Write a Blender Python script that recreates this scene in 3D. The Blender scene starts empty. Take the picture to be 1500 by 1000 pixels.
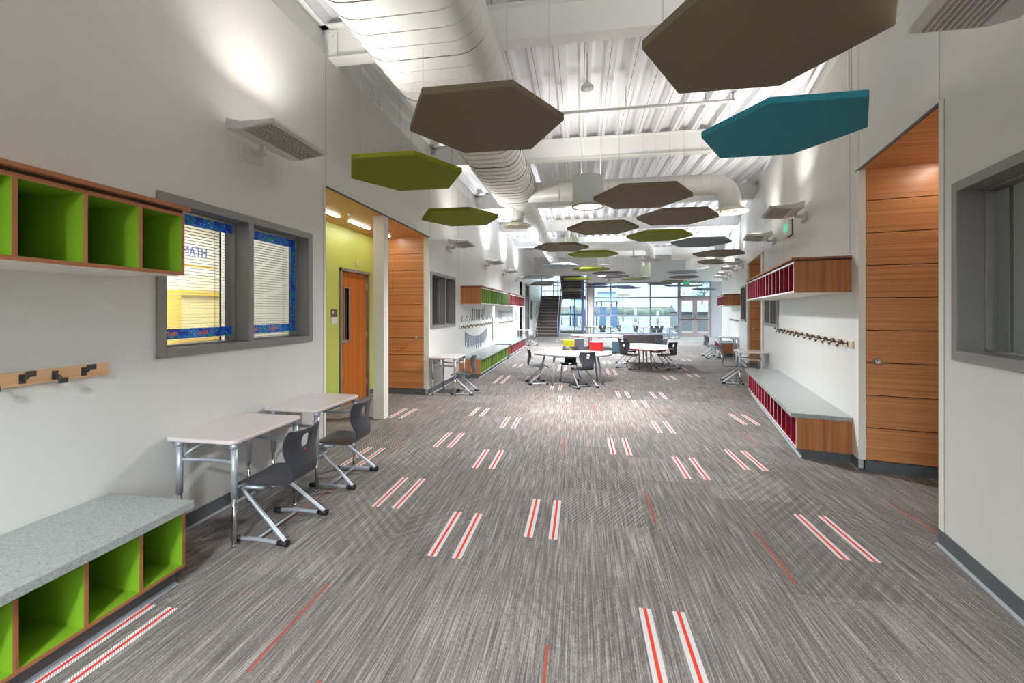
import bpy, bmesh, math, random
from mathutils import Vector, Matrix
random.seed(7)
S = bpy.context.scene
COL = S.collection
PI = math.pi
B_ANG = math.radians(13.2)          # the right-hand wall splays out by this much from the hall's axis
SB, CB = math.sin(B_ANG), math.cos(B_ANG)
RP = (2.203, 3.02)                   # a point of the right-hand wall, on the floor
RC0 = RP[0]*CB - RP[1]*SB
WX = -2.58                           # left-hand wall plane

def RW(s, n, z=0.0):                 # right wall: s along it, n out into the room
    c = RC0 - n
    return Vector((c*CB + s*SB, -c*SB + s*CB, z))
def LW(s, n, z=0.0):
    return Vector((WX + n, s, z))
ROT_L = PI/2                         # local x runs along the wall, the room lies at local -y
ROT_R = -PI/2 - B_ANG

# ------------------------------------------------------------------ materials
MATS = {}
def _mat(name):
    m = bpy.data.materials.new(name); m.use_nodes = True
    nt = m.node_tree; nt.nodes.clear()
    return m, nt, nt.nodes, nt.links
def lin(c):
    return tuple(((x/12.92) if x <= 0.04045 else ((x+0.055)/1.055)**2.4) for x in c)
def rgb(r, g, b): return lin((r/255., g/255., b/255.)) + (1.0,)

def mat(name, col, rough=0.5, metal=0.0, noise=0.0, nscale=20.0, bump=0.0, bscale=200.0, stretch=(1,1,1), spec=0.5, coat=0.0):
    if name in MATS: return MATS[name]
    m, nt, N, L = _mat(name)
    o = N.new('ShaderNodeOutputMaterial'); p = N.new('ShaderNodeBsdfPrincipled')
    L.new(p.outputs[0], o.inputs[0])
    p.inputs['Base Color'].default_value = col
    p.inputs['Roughness'].default_value = rough
    p.inputs['Metallic'].default_value = metal
    p.inputs['Specular IOR Level'].default_value = spec
    p.inputs['Coat Weight'].default_value = coat
    tc = N.new('ShaderNodeTexCoord'); mp = N.new('ShaderNodeMapping')
    mp.inputs['Scale'].default_value = stretch
    L.new(tc.outputs['Object'], mp.inputs[0])
    nz = N.new('ShaderNodeTexNoise'); nz.inputs['Scale'].default_value = nscale; nz.inputs['Detail'].default_value = 4
    L.new(mp.outputs[0], nz.inputs['Vector'])
    mx = N.new('ShaderNodeMix'); mx.data_type = 'RGBA'
    k0, k1 = 1-noise, 1+noise
    mx.inputs[6].default_value = tuple(c*k0 for c in col[:3])+(1,)
    mx.inputs[7].default_value = tuple(min(1, c*k1) for c in col[:3])+(1,)
    L.new(nz.outputs[0], mx.inputs[0]); L.new(mx.outputs[2], p.inputs['Base Color'])
    if bump > 0:
        n2 = N.new('ShaderNodeTexNoise'); n2.inputs['Scale'].default_value = bscale; n2.inputs['Detail'].default_value = 2
        L.new(mp.outputs[0], n2.inputs['Vector'])
        bp = N.new('ShaderNodeBump'); bp.inputs['Strength'].default_value = bump; bp.inputs['Distance'].default_value = 0.003
        L.new(n2.outputs[0], bp.inputs['Height']); L.new(bp.outputs[0], p.inputs['Normal'])
    MATS[name] = m
    return m

def wood(name, dark, light, axis, rough=0.38, scale=1.0, planks=0.0):
    """wood laminate: fine grain running along the given local axis"""
    if name in MATS: return MATS[name]
    m, nt, N, L = _mat(name)
    o = N.new('ShaderNodeOutputMaterial'); p = N.new('ShaderNodeBsdfPrincipled'); L.new(p.outputs[0], o.inputs[0])
    p.inputs['Roughness'].default_value = rough
    tc = N.new('ShaderNodeTexCoord'); mp = N.new('ShaderNodeMapping')
    sc = [38*scale]*3; sc['xyz'.index(axis)] = 0.35*scale
    mp.inputs['Scale'].default_value = sc
    L.new(tc.outputs['Object'], mp.inputs[0])
    n1 = N.new('ShaderNodeTexNoise'); n1.inputs['Scale'].default_value = 1.0; n1.inputs['Detail'].default_value = 3; n1.inputs['Distortion'].default_value = 0.15
    L.new(mp.outputs[0], n1.inputs['Vector'])
    mp2 = N.new('ShaderNodeMapping'); sc2 = [150*scale]*3; sc2['xyz'.index(axis)] = 4*scale
    mp2.inputs['Scale'].default_value = sc2
    L.new(tc.outputs['Object'], mp2.inputs[0])
    n2 = N.new('ShaderNodeTexNoise'); n2.inputs['Scale'].default_value = 1.0; n2.inputs['Detail'].default_value = 2
    L.new(mp2.outputs[0], n2.inputs['Vector'])
    ad = N.new('ShaderNodeMath'); ad.operation = 'MULTIPLY_ADD'; ad.inputs[1].default_value = 0.35; ad.inputs[2].default_value = -0.17
    L.new(n2.outputs[0], ad.inputs[0])
    a2 = N.new('ShaderNodeMath'); a2.operation = 'ADD'; L.new(n1.outputs[0], a2.inputs[0]); L.new(ad.outputs[0], a2.inputs[1])
    cr = N.new('ShaderNodeValToRGB'); cr.color_ramp.elements[0].position = 0.22; cr.color_ramp.elements[1].position = 0.78
    cr.color_ramp.elements[0].color = dark; cr.color_ramp.elements[1].color = light
    L.new(a2.outputs[0], cr.inputs[0]); L.new(cr.outputs[0], p.inputs['Base Color'])
    MATS[name] = m
    return m

def emit(name, col, strength):
    if name in MATS: return MATS[name]
    m, nt, N, L = _mat(name)
    o = N.new('ShaderNodeOutputMaterial'); e = N.new('ShaderNodeEmission'); L.new(e.outputs[0], o.inputs[0])
    e.inputs[0].default_value = col; e.inputs[1].default_value = strength
    MATS[name] = m
    return m

def glass(name, tint=(0.95, 0.98, 0.97, 1), refl=0.10):
    if name in MATS: return MATS[name]
    m, nt, N, L = _mat(name)
    o = N.new('ShaderNodeOutputMaterial'); t = N.new('ShaderNodeBsdfTransparent'); g = N.new('ShaderNodeBsdfGlossy')
    t.inputs[0].default_value = tint; g.inputs['Roughness'].default_value = 0.03
    ge = N.new('ShaderNodeNewGeometry'); mi = N.new('ShaderNodeMath'); mi.operation = 'MULTIPLY_ADD'; mi.inputs[1].default_value = 1/1.45-1.45; mi.inputs[2].default_value = 1.45
    L.new(ge.outputs['Backfacing'], mi.inputs[0])
    fr = N.new('ShaderNodeFresnel'); L.new(mi.outputs[0], fr.inputs[0])
    mu = N.new('ShaderNodeMath'); mu.operation = 'MULTIPLY'; mu.inputs[1].default_value = refl*10; mu.use_clamp = True
    L.new(fr.outputs[0], mu.inputs[0])
    mx = N.new('ShaderNodeMixShader'); L.new(mu.outputs[0], mx.inputs[0]); L.new(t.outputs[0], mx.inputs[1]); L.new(g.outputs[0], mx.inputs[2])
    L.new(mx.outputs[0], o.inputs[0])
    MATS[name] = m
    return m

def speckle(name, base, dark, light, rough=0.3):
    m, nt, N, L = _mat(name)
    o = N.new('ShaderNodeOutputMaterial'); p = N.new('ShaderNodeBsdfPrincipled'); L.new(p.outputs[0], o.inputs[0])
    p.inputs['Roughness'].default_value = rough
    tc = N.new('ShaderNodeTexCoord')
    v = N.new('ShaderNodeTexVoronoi'); v.inputs['Scale'].default_value = 170; L.new(tc.outputs['Object'], v.inputs['Vector'])
    cr = N.new('ShaderNodeValToRGB'); e = cr.color_ramp.elements
    e[0].position = 0.0; e[0].color = dark; e[1].position = 1.0; e[1].color = light
    a = e.new(0.16); a.color = dark; b = e.new(0.22); b.color = base; c = e.new(0.85); c.color = base
    sp = N.new('ShaderNodeSeparateColor'); L.new(v.outputs['Color'], sp.inputs[0]); L.new(sp.outputs[0], cr.inputs[0])
    L.new(cr.outputs[0], p.inputs['Base Color'])
    MATS[name] = m
    return m

def carpet():
    m, nt, N, L = _mat('carpet_tiles')
    o = N.new('ShaderNodeOutputMaterial'); p = N.new('ShaderNodeBsdfPrincipled'); L.new(p.outputs[0], o.inputs[0])
    p.inputs['Roughness'].default_value = 0.95; p.inputs['Specular IOR Level'].default_value = 0.08
    tc = N.new('ShaderNodeTexCoord')
    sx = N.new('ShaderNodeSeparateXYZ'); L.new(tc.outputs['Object'], sx.inputs[0])
    def M(op, a, b=None, c=None):
        n = N.new('ShaderNodeMath'); n.operation = op
        for i, x in enumerate((a, b, c)):
            if x is None: continue
            if isinstance(x, (int, float)): n.inputs[i].default_value = x
            else: L.new(x, n.inputs[i])
        return n.outputs[0]
    x, y = sx.outputs[0], sx.outputs[1]
    tx = M('FLOOR', M('DIVIDE', M('ADD', x, 20.2), 0.59))
    ty = M('FLOOR', M('DIVIDE', M('ADD', M('MULTIPLY_ADD', tx, 0.2775, 20.0), y), 0.558))
    cb = N.new('ShaderNodeCombineXYZ'); L.new(tx, cb.inputs[0]); L.new(ty, cb.inputs[1])
    wn = N.new('ShaderNodeTexWhiteNoise'); wn.noise_dimensions = '2D'; L.new(cb.outputs[0], wn.inputs['Vector'])
    h = wn.outputs['Value']
    hs = N.new('ShaderNodeSeparateColor'); L.new(wn.outputs['Color'], hs.inputs[0])
    # streaks along the hall
    def streak(sxx, syy, det):
        mp = N.new('ShaderNodeMapping'); mp.inputs['Scale'].default_value = (sxx, syy, 1)
        L.new(tc.outputs['Object'], mp.inputs[0])
        nz = N.new('ShaderNodeTexNoise'); nz.inputs['Scale'].default_value = 1; nz.inputs['Detail'].default_value = det
        L.new(mp.outputs[0], nz.inputs['Vector']); return nz.outputs[0]
    s1 = streak(150, 3.5, 3); s2 = streak(46, 1.6, 2); s3 = streak(420, 60, 1)
    base = M('ADD', M('ADD', M('MULTIPLY', s1, 0.75), M('MULTIPLY', s2, 0.34)), M('MULTIPLY', s3, 0.46))   # mean ~0.78
    # soft chevrons and crosshatch in some tiles
    sgn = M('SUBTRACT', M('MULTIPLY', M('GREATER_THAN', hs.outputs[1], 0.5), 2.0), 1.0)
    dg = M('ADD', M('MULTIPLY', x, 34.0), M('MULTIPLY', M('MULTIPLY', y, 20.0), sgn))
    w1 = M('MULTIPLY_ADD', M('SINE', M('MULTIPLY', dg, 6.2832)), 0.5, 0.5)
    # zigzag patches running over tile edges
    zz = M('ABSOLUTE', M('SUBTRACT', M('FRACT', M('DIVIDE', x, 1.18)), 0.5))
    w2 = M('MULTIPLY_ADD', M('SINE', M('MULTIPLY', M('ADD', M('MULTIPLY', zz, 14.0), M('MULTIPLY', y, 11.0)), 6.2832)), 0.5, 0.5)
    pn = N.new('ShaderNodeTexNoise'); pn.inputs['Scale'].default_value = 0.9; pn.inputs['Detail'].default_value = 1
    L.new(tc.outputs['Object'], pn.inputs['Vector'])
    zmask = M('MULTIPLY', M('SUBTRACT', pn.outputs[0], 0.45), 4.0)
    zm = N.new('ShaderNodeClamp'); L.new(zmask, zm.inputs[0])
    base = M('ADD', base, M('MULTIPLY', M('MULTIPLY', M('SUBTRACT', w2, 0.5), zm.outputs[0]), 0.09))
    hm = M('GREATER_THAN', h, 0.84)
    base = M('ADD', base, M('MULTIPLY', M('MULTIPLY', M('SUBTRACT', w1, 0.6), hm), 0.14))
    base = M('ADD', base, M('MULTIPLY', M('SUBTRACT', hs.outputs[2], 0.5), 0.075))
    cr = N.new('ShaderNodeValToRGB'); e = cr.color_ramp.elements
    e[0].position = 0.48; e[0].color = rgb(70, 64, 60); e[1].position = 1.05; e[1].color = rgb(168, 160, 153)
    a = e.new(0.77); a.color = rgb(114, 107, 102)
    L.new(base, cr.inputs[0]); L.new(cr.outputs[0], p.inputs['Base Color'])
    bp = N.new('ShaderNodeBump'); bp.inputs['Strength'].default_value = 0.25; bp.inputs['Distance'].default_value = 0.004
    L.new(base, bp.inputs['Height']); L.new(bp.outputs[0], p.inputs['Normal'])
    return m

def hatch(name, c0, c1, fx, fy):
    m, nt, N, L = _mat(name)
    o = N.new('ShaderNodeOutputMaterial'); p = N.new('ShaderNodeBsdfPrincipled'); L.new(p.outputs[0], o.inputs[0])
    p.inputs['Roughness'].default_value = 0.95; p.inputs['Specular IOR Level'].default_value = 0.1
    tc = N.new('ShaderNodeTexCoord'); mp = N.new('ShaderNodeMapping'); mp.inputs['Scale'].default_value = (fx, fy, 1)
    L.new(tc.outputs['Object'], mp.inputs[0])
    w = N.new('ShaderNodeTexWave'); w.wave_type = 'BANDS'; w.bands_direction = 'DIAGONAL'; w.inputs['Scale'].default_value = 1
    L.new(mp.outputs[0], w.inputs['Vector'])
    cr = N.new('ShaderNodeValToRGB'); cr.color_ramp.elements[0].position = 0.3; cr.color_ramp.elements[1].position = 0.6
    cr.color_ramp.elements[0].color = c0; cr.color_ramp.elements[1].color = c1
    L.new(w.outputs[0], cr.inputs[0]); L.new(cr.outputs[0], p.inputs['Base Color'])
    return m

def border_paper():
    m, nt, N, L = _mat('patterned_border_paper')
    o = N.new('ShaderNodeOutputMaterial'); p = N.new('ShaderNodeBsdfPrincipled'); L.new(p.outputs[0], o.inputs[0])
    p.inputs['Roughness'].default_value = 0.5
    tc = N.new('ShaderNodeTexCoord'); nz = N.new('ShaderNodeTexNoise'); nz.inputs['Scale'].default_value = 14; nz.inputs['Detail'].default_value = 1
    L.new(tc.outputs['Object'], nz.inputs['Vector'])
    cr = N.new('ShaderNodeValToRGB'); cr.color_ramp.interpolation = 'CONSTANT'; e = cr.color_ramp.elements
    e[0].position = 0; e[0].color = rgb(30, 70, 190); e[1].position = 0.44; e[1].color = rgb(0, 120, 225)
    for q, c in ((0.53, rgb(0, 140, 150)), (0.60, rgb(80, 60, 190)), (0.66, rgb(20, 150, 240))):
        k = e.new(q); k.color = c
    L.new(nz.outputs[0], cr.inputs[0])
    v = N.new('ShaderNodeTexVoronoi'); v.inputs['Scale'].default_value = 42; L.new(tc.outputs['Object'], v.inputs['Vector'])
    lt = N.new('ShaderNodeMath'); lt.operation = 'LESS_THAN'; lt.inputs[1].default_value = 0.16; L.new(v.outputs['Distance'], lt.inputs[0])
    mx = N.new('ShaderNodeMix'); mx.data_type = 'RGBA'; L.new(lt.outputs[0], mx.inputs[0]); L.new(cr.outputs[0], mx.inputs[6]); mx.inputs[7].default_value = rgb(235, 240, 250)
    L.new(mx.outputs[2], p.inputs['Base Color'])
    return m

WALL = mat('warm_white_wall_paint', rgb(212, 210, 204), 0.36, noise=0.03, nscale=3, stretch=(3, 3, .3), bump=0.05, bscale=60)
WALLSEAM = mat('wall_joint_shadow_gap', rgb(150, 146, 138), 0.6)
JAMB = mat('off_white_corner_paint', rgb(224, 220, 208), 0.45, noise=0.02)
GREENP = mat('green_wall_paint', rgb(182, 192, 92), 0.38, noise=0.03, nscale=3)
LIME = mat('lime_laminate', rgb(116, 158, 34), 0.42, noise=0.02)
PLUM = mat('crimson_laminate', rgb(150, 10, 40), 0.35, noise=0.03)
EDGEW = wood('wood_edge_band', rgb(128, 74, 44), rgb(172, 112, 72), 'x', 0.45)
EDGEV = wood('wood_edge_band_upright', rgb(128, 74, 44), rgb(172, 112, 72), 'z', 0.45)
PALEEDGE = mat('pale_edge_band', rgb(225, 222, 222), 0.4)
WOODV = wood('walnut_laminate_upright', rgb(130, 78, 40), rgb(184, 118, 68), 'z', 0.36)
WOODH = wood('cherry_panel_level', rgb(166, 100, 56), rgb(220, 154, 98), 'x', 0.34)
WOODD = wood('cherry_door_veneer', rgb(156, 82, 26), rgb(198, 116, 48), 'z', 0.36, 0.6)
MAPLE = wood('pale_maple', rgb(214, 164, 118), rgb(236, 196, 152), 'x', 0.5)
SLAB = speckle('speckled_grey_countertop', rgb(150, 155, 151), rgb(133, 138, 135), rgb(166, 170, 168), 0.20)
UNDER = mat('cabinet_underside_white', rgb(224, 218, 210), 0.5)
KICK = mat('charcoal_rubber_base', rgb(74, 76, 78), 0.5)
BASEMAT = mat('grey_vinyl_base', rgb(84, 88, 90), 0.45)
BASETOE = mat('grey_vinyl_base_toe', rgb(140, 146, 150), 0.35)
FRAME = mat('taupe_grey_metal_frame', rgb(124, 120, 117), 0.38, noise=0.02)
FRAMED = mat('inner_frame_grey', rgb(104, 99, 94), 0.45)
STEELB = mat('blue_grey_painted_steel', rgb(74, 82, 118), 0.4)
GLASS = glass('clear_glass')
GLASSF = glass('storefront_glass', (0.93, 0.98, 0.96, 1), 0.07)
SLAT = mat('blind_slat_grey', rgb(96, 92, 86), 0.5)
CEIL = mat('white_painted_steel_deck', rgb(232, 232, 234), 0.45, noise=0.03, nscale=4)
DECKGAP = mat('deck_lap_joint', rgb(96, 94, 92), 0.7)
BEAM = mat('white_painted_beam', rgb(244, 244, 242), 0.4, noise=0.02, nscale=2)
DUCT = mat('white_painted_duct', rgb(232, 231, 226), 0.36, noise=0.02, nscale=6)
DUCTJ = mat('duct_joint_shadow', rgb(120, 118, 112), 0.5)
TAUPE = mat('taupe_felt', rgb(104, 94, 72), 0.9, noise=0.10, nscale=160, bump=0.3, bscale=300)
LIMEF = mat('lime_felt', rgb(108, 116, 0), 0.9, noise=0.06, nscale=160, bump=0.2, bscale=300)
TEALF = mat('teal_felt', rgb(36, 122, 140), 0.9, noise=0.06, nscale=160, bump=0.2, bscale=300)
SLATEF = mat('slate_grey_felt', rgb(108, 118, 122), 0.9, noise=0.08, nscale=160)
CHARF = mat('charcoal_felt', rgb(82, 75, 74), 0.9, noise=0.08, nscale=160)
OLIVEF = mat('olive_felt', rgb(92, 100, 62), 0.9, noise=0.08, nscale=160)
BLUEF = mat('dusty_blue_felt', rgb(84, 92, 128), 0.9, noise=0.08, nscale=160)
CABLE = mat('steel_cable', rgb(190, 190, 190), 0.4, 0.3)
PLAST = mat('charcoal_plastic', rgb(56, 57, 64), 0.34, noise=0.05, nscale=30)
BLACK = mat('black_rubber', rgb(20, 20, 22), 0.6)
SILVER = mat('silver_powder_coat', rgb(172, 176, 182), 0.36, 0.35)
CHROME = mat('bright_chrome', rgb(205, 205, 205), 0.14, 1.0)
NICKEL = mat('satin_nickel', rgb(196, 190, 184), 0.28, 1.0)
DTOP = mat('pale_pink_grey_laminate', rgb(214, 200, 196), 0.20, noise=0.02, nscale=40)
WTOP = mat('white_laminate_top', rgb(240, 242, 244), 0.22, noise=0.01)
REDEDGE = mat('red_table_edge', rgb(190, 40, 60), 0.4)
GREYEDGE = mat('grey_table_edge', rgb(150, 152, 154), 0.4)
GUNM = mat('gunmetal_hook', rgb(78, 74, 72), 0.4, 0.6)
SOFA = mat('dark_brown_upholstery', rgb(74, 66, 66), 0.7, noise=0.08, nscale=60)
SCON = mat('sconce_light_grey', rgb(200, 198, 196), 0.45)
SCONL = mat('sconce_louver_grey', rgb(150, 142, 134), 0.5)
WHITE = mat('plain_white', rgb(236, 236, 234), 0.5)
PLATE = mat('sign_plate_brown', rgb(92, 82, 78), 0.5)
PAPER = mat('grey_paper', rgb(120, 128, 150), 0.8)
TAGM = mat('dark_name_tag', rgb(112, 116, 130), 0.7)
STAIRM = mat('dark_stair_rubber', rgb(86, 74, 72), 0.6, noise=0.05)
NOSE = mat('stair_nosing_light', rgb(168, 150, 136), 0.5)
GREYW = mat('far_grey_wall', rgb(150, 148, 146), 0.5)
BEIGE = mat('beige_column_paint', rgb(176, 166, 158), 0.5)
ALUM = mat('storefront_aluminium', rgb(112, 116, 134), 0.4, 0.3)
DOORF = mat('entry_door_taupe', rgb(146, 130, 122), 0.4)
BRONZE = mat('dark_pull_handle', rgb(84, 60, 50), 0.4, 0.5)
MESH = mat('grey_perforated_metal', rgb(196, 202, 198), 0.5, 0.0, noise=0.45, nscale=140)
PALEG = mat('pale_green_shade', rgb(206, 214, 186), 0.6)
YELLOW = mat('mustard_yellow', rgb(216, 186, 84), 0.5)
OLIVEY = mat('yellow_green_vinyl', rgb(170, 160, 20), 0.45)
REDV = mat('red_vinyl', rgb(196, 36, 40), 0.45)
DGREYV = mat('dark_grey_vinyl', rgb(84, 82, 96), 0.5)
TEALV = mat('dark_teal_vinyl', rgb(62, 92, 104), 0.5)
ORANGE = mat('orange_marks', rgb(236, 130, 90), 0.6)
BLUEL = mat('blue_letters', rgb(50, 90, 190), 0.6)
EXITG = emit('exit_letters_green', (0.05, 0.75, 0.35, 1), 1.0)
LAMP = emit('sconce_lamp', (1.0, 0.95, 0.89, 1), 6.0)
LAMPF = emit('sconce_lamp_cool', (1.0, 0.97, 0.93, 1), 30.0)
DRUML = emit('drum_diffuser', (1.0, 0.93, 0.90, 1), 1.0)
LINL = emit('linear_light', (1.0, 0.97, 0.92, 1), 38.0)
CARPET = carpet()
STRIPE = hatch('carpet_stripe_white', rgb(170, 162, 158), rgb(226, 220, 218), 52, 62)
STRIPER = mat('carpet_stripe_red', rgb(206, 66, 48), 0.95, noise=0.08, nscale=120, spec=0.1)
STRIPED = mat('carpet_line_dull_red', rgb(164, 78, 62), 0.95, noise=0.2, nscale=90, spec=0.1)
BORDER = border_paper()

# ------------------------------------------------------------------ mesh builder
class MB:
    def __init__(self, T=None):
        self.v, self.f, self.m, self.s, self.T = [], [], [], [], T
    def add(self, vs, fs, mi=0, smooth=False):
        b = len(self.v)
        for p in vs:
            p = Vector(p)
            self.v.append(self.T(p) if self.T else p)
        for i, f in enumerate(fs):
            self.f.append([b+k for k in f])
            self.m.append(mi[i] if isinstance(mi, (list, tuple)) else mi)
            self.s.append(smooth)
    def box(self, x0, x1, y0, y1, z0, z1, mi=0, faces=None):
        vs = [(x0,y0,z0),(x1,y0,z0),(x1,y1,z0),(x0,y1,z0),(x0,y0,z1),(x1,y0,z1),(x1,y1,z1),(x0,y1,z1)]
        fs = [(0,4,7,3),(1,2,6,5),(0,1,5,4),(3,7,6,2),(0,3,2,1),(4,5,6,7)]   # -x +x -y +y -z +z
        ms = [mi]*6
        if faces:
            for k, q in faces.items(): ms[['-x','+x','-y','+y','-z','+z'].index(k)] = q
        self.add(vs, fs, ms)
    def prism(self, pts, z0, z1, mi=0, side=None, smooth_side=False):
        n = len(pts)
        vs = [(x, y, z0) for x, y in pts] + [(x, y, z1) for x, y in pts]
        self.add(vs, [tuple(reversed(range(n)))], mi); b = len(self.v)-2*n
        self.f.append([b+n+k for k in range(n)]); self.m.append(mi); self.s.append(False)
        for k in range(n):
            j = (k+1) % n
            self.f.append([b+k, b+j, b+n+j, b+n+k]); self.m.append(side if side is not None else mi); self.s.append(smooth_side)
    def section(self, pts, x0, x1, mi=0):          # (y,z) outline swept along x
        n = len(pts)
        vs = [(x0, y, z) for y, z in pts] + [(x1, y, z) for y, z in pts]
        fs = [tuple(range(n)), tuple(reversed(range(n, 2*n)))] + [(k, n+k, n+(k+1) % n, (k+1) % n) for k in range(n)]
        self.add(vs, fs, mi)
    def tube(self, path, r, n=10, closed=False, mi=0, caps=True):
        P = [Vector(p) for p in path]; m = len(P)
        rr = r if isinstance(r, (list, tuple)) else [r]*m
        T = []
        for i in range(m):
            if closed: d = P[(i+1) % m]-P[i-1]
            else: d = P[min(i+1, m-1)]-P[max(i-1, 0)]
            T.append(d.normalized())
        up = Vector((0,0,1)) if abs(T[0].z) < 0.9 else Vector((1,0,0))
        nrm = (up - T[0]*up.dot(T[0])).normalized()
        vs = []
        for i in range(m):
            nrm = (nrm - T[i]*nrm.dot(T[i])).normalized()
            bn = T[i].cross(nrm)
            for k in range(n):
                a = 2*PI*k/n
                vs.append(P[i] + (nrm*math.cos(a) + bn*math.sin(a))*rr[i])
        fs = []
        for i in range(m if closed else m-1):
            j = (i+1) % m
            for k in range(n):
                l = (k+1) % n
                fs.append((i*n+k, i*n+l, j*n+l, j*n+k))
        self.add(vs, fs, mi, True)
        if caps and not closed:
            b = len(self.v)-m*n
            self.f.append([b+k for k in reversed(range(n))]); self.m.append(mi); self.s.append(False)
            self.f.append([b+(m-1)*n+k for k in range(n)]); self.m.append(mi); self.s.append(False)
    def cyl(self, p0, p1, r0, r1=None, n=16, mi=0):
        self.tube([p0, p1], [r0, r0 if r1 is None else r1], n, mi=mi)
    def lathe(self, prof, c=(0,0,0), n=24, mi=0):
        m = len(prof); vs = []
        for r, z in prof:
            for k in range(n):
                a = 2*PI*k/n; vs.append((c[0]+r*math.cos(a), c[1]+r*math.sin(a), c[2]+z))
        fs = []
        for i in range(m-1):
            for k in range(n):
                l = (k+1) % n; fs.append((i*n+k, i*n+l, (i+1)*n+l, (i+1)*n+k))
        self.add(vs, fs, mi, True)
    def ball(self, c, r, mi=0, n=10, sq=(1,1,1)):
        prof = []; vs = []; m = 6
        for i in range(m+1):
            t = -PI/2 + PI*i/m
            for k in range(n):
                a = 2*PI*k/n
                vs.append((c[0]+sq[0]*r*math.cos(t)*math.cos(a), c[1]+sq[1]*r*math.cos(t)*math.sin(a), c[2]+sq[2]*r*math.sin(t)))
        fs = [(i*n+k, i*n+(k+1) % n, (i+1)*n+(k+1) % n, (i+1)*n+k) for i in range(m) for k in range(n)]
        self.add(vs, fs, mi, True)
    def build(self, name, mats, parent=None, bevel=0.0, seg=2, loc=None, rotz=None):
        me = bpy.data.meshes.new(name)
        me.from_pydata([tuple(p) for p in self.v], [], self.f)
        if not isinstance(mats, (list, tuple)): mats = [mats]
        for m in mats: me.materials.append(m)
        for i, p in enumerate(me.polygons):
            p.material_index = self.m[i]; p.use_smooth = self.s[i]
        bm = bmesh.new(); bm.from_mesh(me)
        bmesh.ops.recalc_face_normals(bm, faces=bm.faces[:])
        bm.to_mesh(me); bm.free()
        o = bpy.data.objects.new(name, me); COL.objects.link(o)
        if parent is not None: o.parent = parent
        if loc is not None: o.location = loc
        if rotz is not None: o.rotation_euler = (0, 0, rotz)
        if bevel > 0:
            b = o.modifiers.new('bevel', 'BEVEL'); b.width = bevel; b.segments = seg; b.limit_method = 'ANGLE'; b.angle_limit = math.radians(40)
        return o

def thing(name, label, cat, loc=(0,0,0), rotz=0.0, group=None, kind=None):
    o = bpy.data.objects.new(name, None); COL.objects.link(o)
    o.empty_display_size = 0.1
    o.location = loc; o.rotation_euler = (0,0,rotz)
    return tag(o, label, cat, group, kind)
def tag(o, label, cat, group=None, kind=None):
    o['label'] = label; o['category'] = cat
    if group: o['group'] = group
    if kind: o['kind'] = kind
    return o
def struct(o, label=None, cat=None):
    o['kind'] = 'structure'
    if label: o['label'] = label
    if cat: o['category'] = cat
    return o
KIDS = {}
def copy_tree(root, loc, rotz, label=None, group=None, scale=None):
    def cp(o, parent):
        c = o.copy(); COL.objects.link(c)
        if parent is not None: c.parent = parent
        for ch in o.children: cp(ch, c)
        return c
    r = cp(root, None)
    r.location = loc; r.rotation_euler = (0,0,rotz)
    if label: r['label'] = label
    if group: r['group'] = group
    if scale: r.scale = scale
    return r
def rrect(x0, x1, y0, y1, r, n=6):
    pts = []
    for cx, cy, a0 in ((x1-r, y1-r, 0), (x0+r, y1-r, PI/2), (x0+r, y0+r, PI), (x1-r, y0+r, 3*PI/2)):
        for k in range(n+1):
            a = a0 + PI/2*k/n; pts.append((cx+r*math.cos(a), cy+r*math.sin(a)))
    return pts
def text_mesh(name, txt, size, m, parent, M4, extrude=0.002):
    cu = bpy.data.curves.new(name, 'FONT'); cu.body = txt; cu.size = size; cu.extrude = extrude; cu.align_x = 'CENTER'; cu.align_y = 'CENTER'
    t = bpy.data.objects.new(name+'_tmp', cu); COL.objects.link(t)
    dg = bpy.context.evaluated_depsgraph_get()
    me = bpy.data.meshes.new_from_object(t.evaluated_get(dg)); me.name = name
    me.transform(M4)
    bpy.data.objects.remove(t)
    o = bpy.data.objects.new(name, me); COL.objects.link(o); me.materials.clear(); me.materials.append(m)
    if parent is not None: o.parent = parent
    return o

# ------------------------------------------------------------------ setting: floor
FY = 24.7          # glass front
mb = MB()
mb.add([(-6.2,-2.7,0),(9.4,-2.7,0),(9.4,FY+.1,0),(-6.2,FY+.1,0),(-6.2,28.3,0),(0.8,28.3,0),(0.8,FY+.1,0)], [(0,1,2,6,3),(3,6,5,4)], 0)
PAIRS = [(.31,.466,1.58,2.14),(1.525,1.683,2.742,3.30),(-.868,-.716,2.393,2.952),(-.33,-.172,2.692,3.25),(-1.50,-1.342,2.93,3.485),
 (-.962,-.806,3.80,4.33),(-1.53,-1.375,4.32,4.86),(-1.50,-1.35,5.68,6.18),(-.965,-.82,5.15,5.70),(.331,.489,4.385,4.945),(.922,1.079,3.848,4.408),
 (.939,1.09,5.24,5.80),(1.505,1.66,4.15,4.71),(.845,1.0,6.58,7.10),(-.33,-.175,6.77,7.25),(2.08,2.235,5.80,6.36),(-2.09,-1.962,1.22,1.778),
 (-2.2,-2.05,3.65,4.2),(-2.55,-2.4,5.4,5.96)]
rs = random.Random(3)
for r_ in range(34):
    y0 = 7.3 + r_*0.5
    for c_ in range(12):
        x0 = -2.3 + c_*0.59
        if rs.random() < 0.19 and x0 < 1.6 + (y0-3)*0.2:
            PAIRS.append((x0, x0+.156, y0, y0+.558))
for a_, b_, y0, y1 in PAIRS:
    for xc in (a_, b_):
        mb.add([(xc-.029,y0,.0012),(xc+.029,y0,.0012),(xc+.029,y1,.0012),(xc-.029,y1,.0012)], [(0,1,2,3)], 1)
        mb.add([(xc-.008,y0,.0018),(xc+.008,y0,.0018),(xc+.008,y1,.0018),(xc-.008,y1,.0018)], [(0,1,2,3)], 2)
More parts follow.
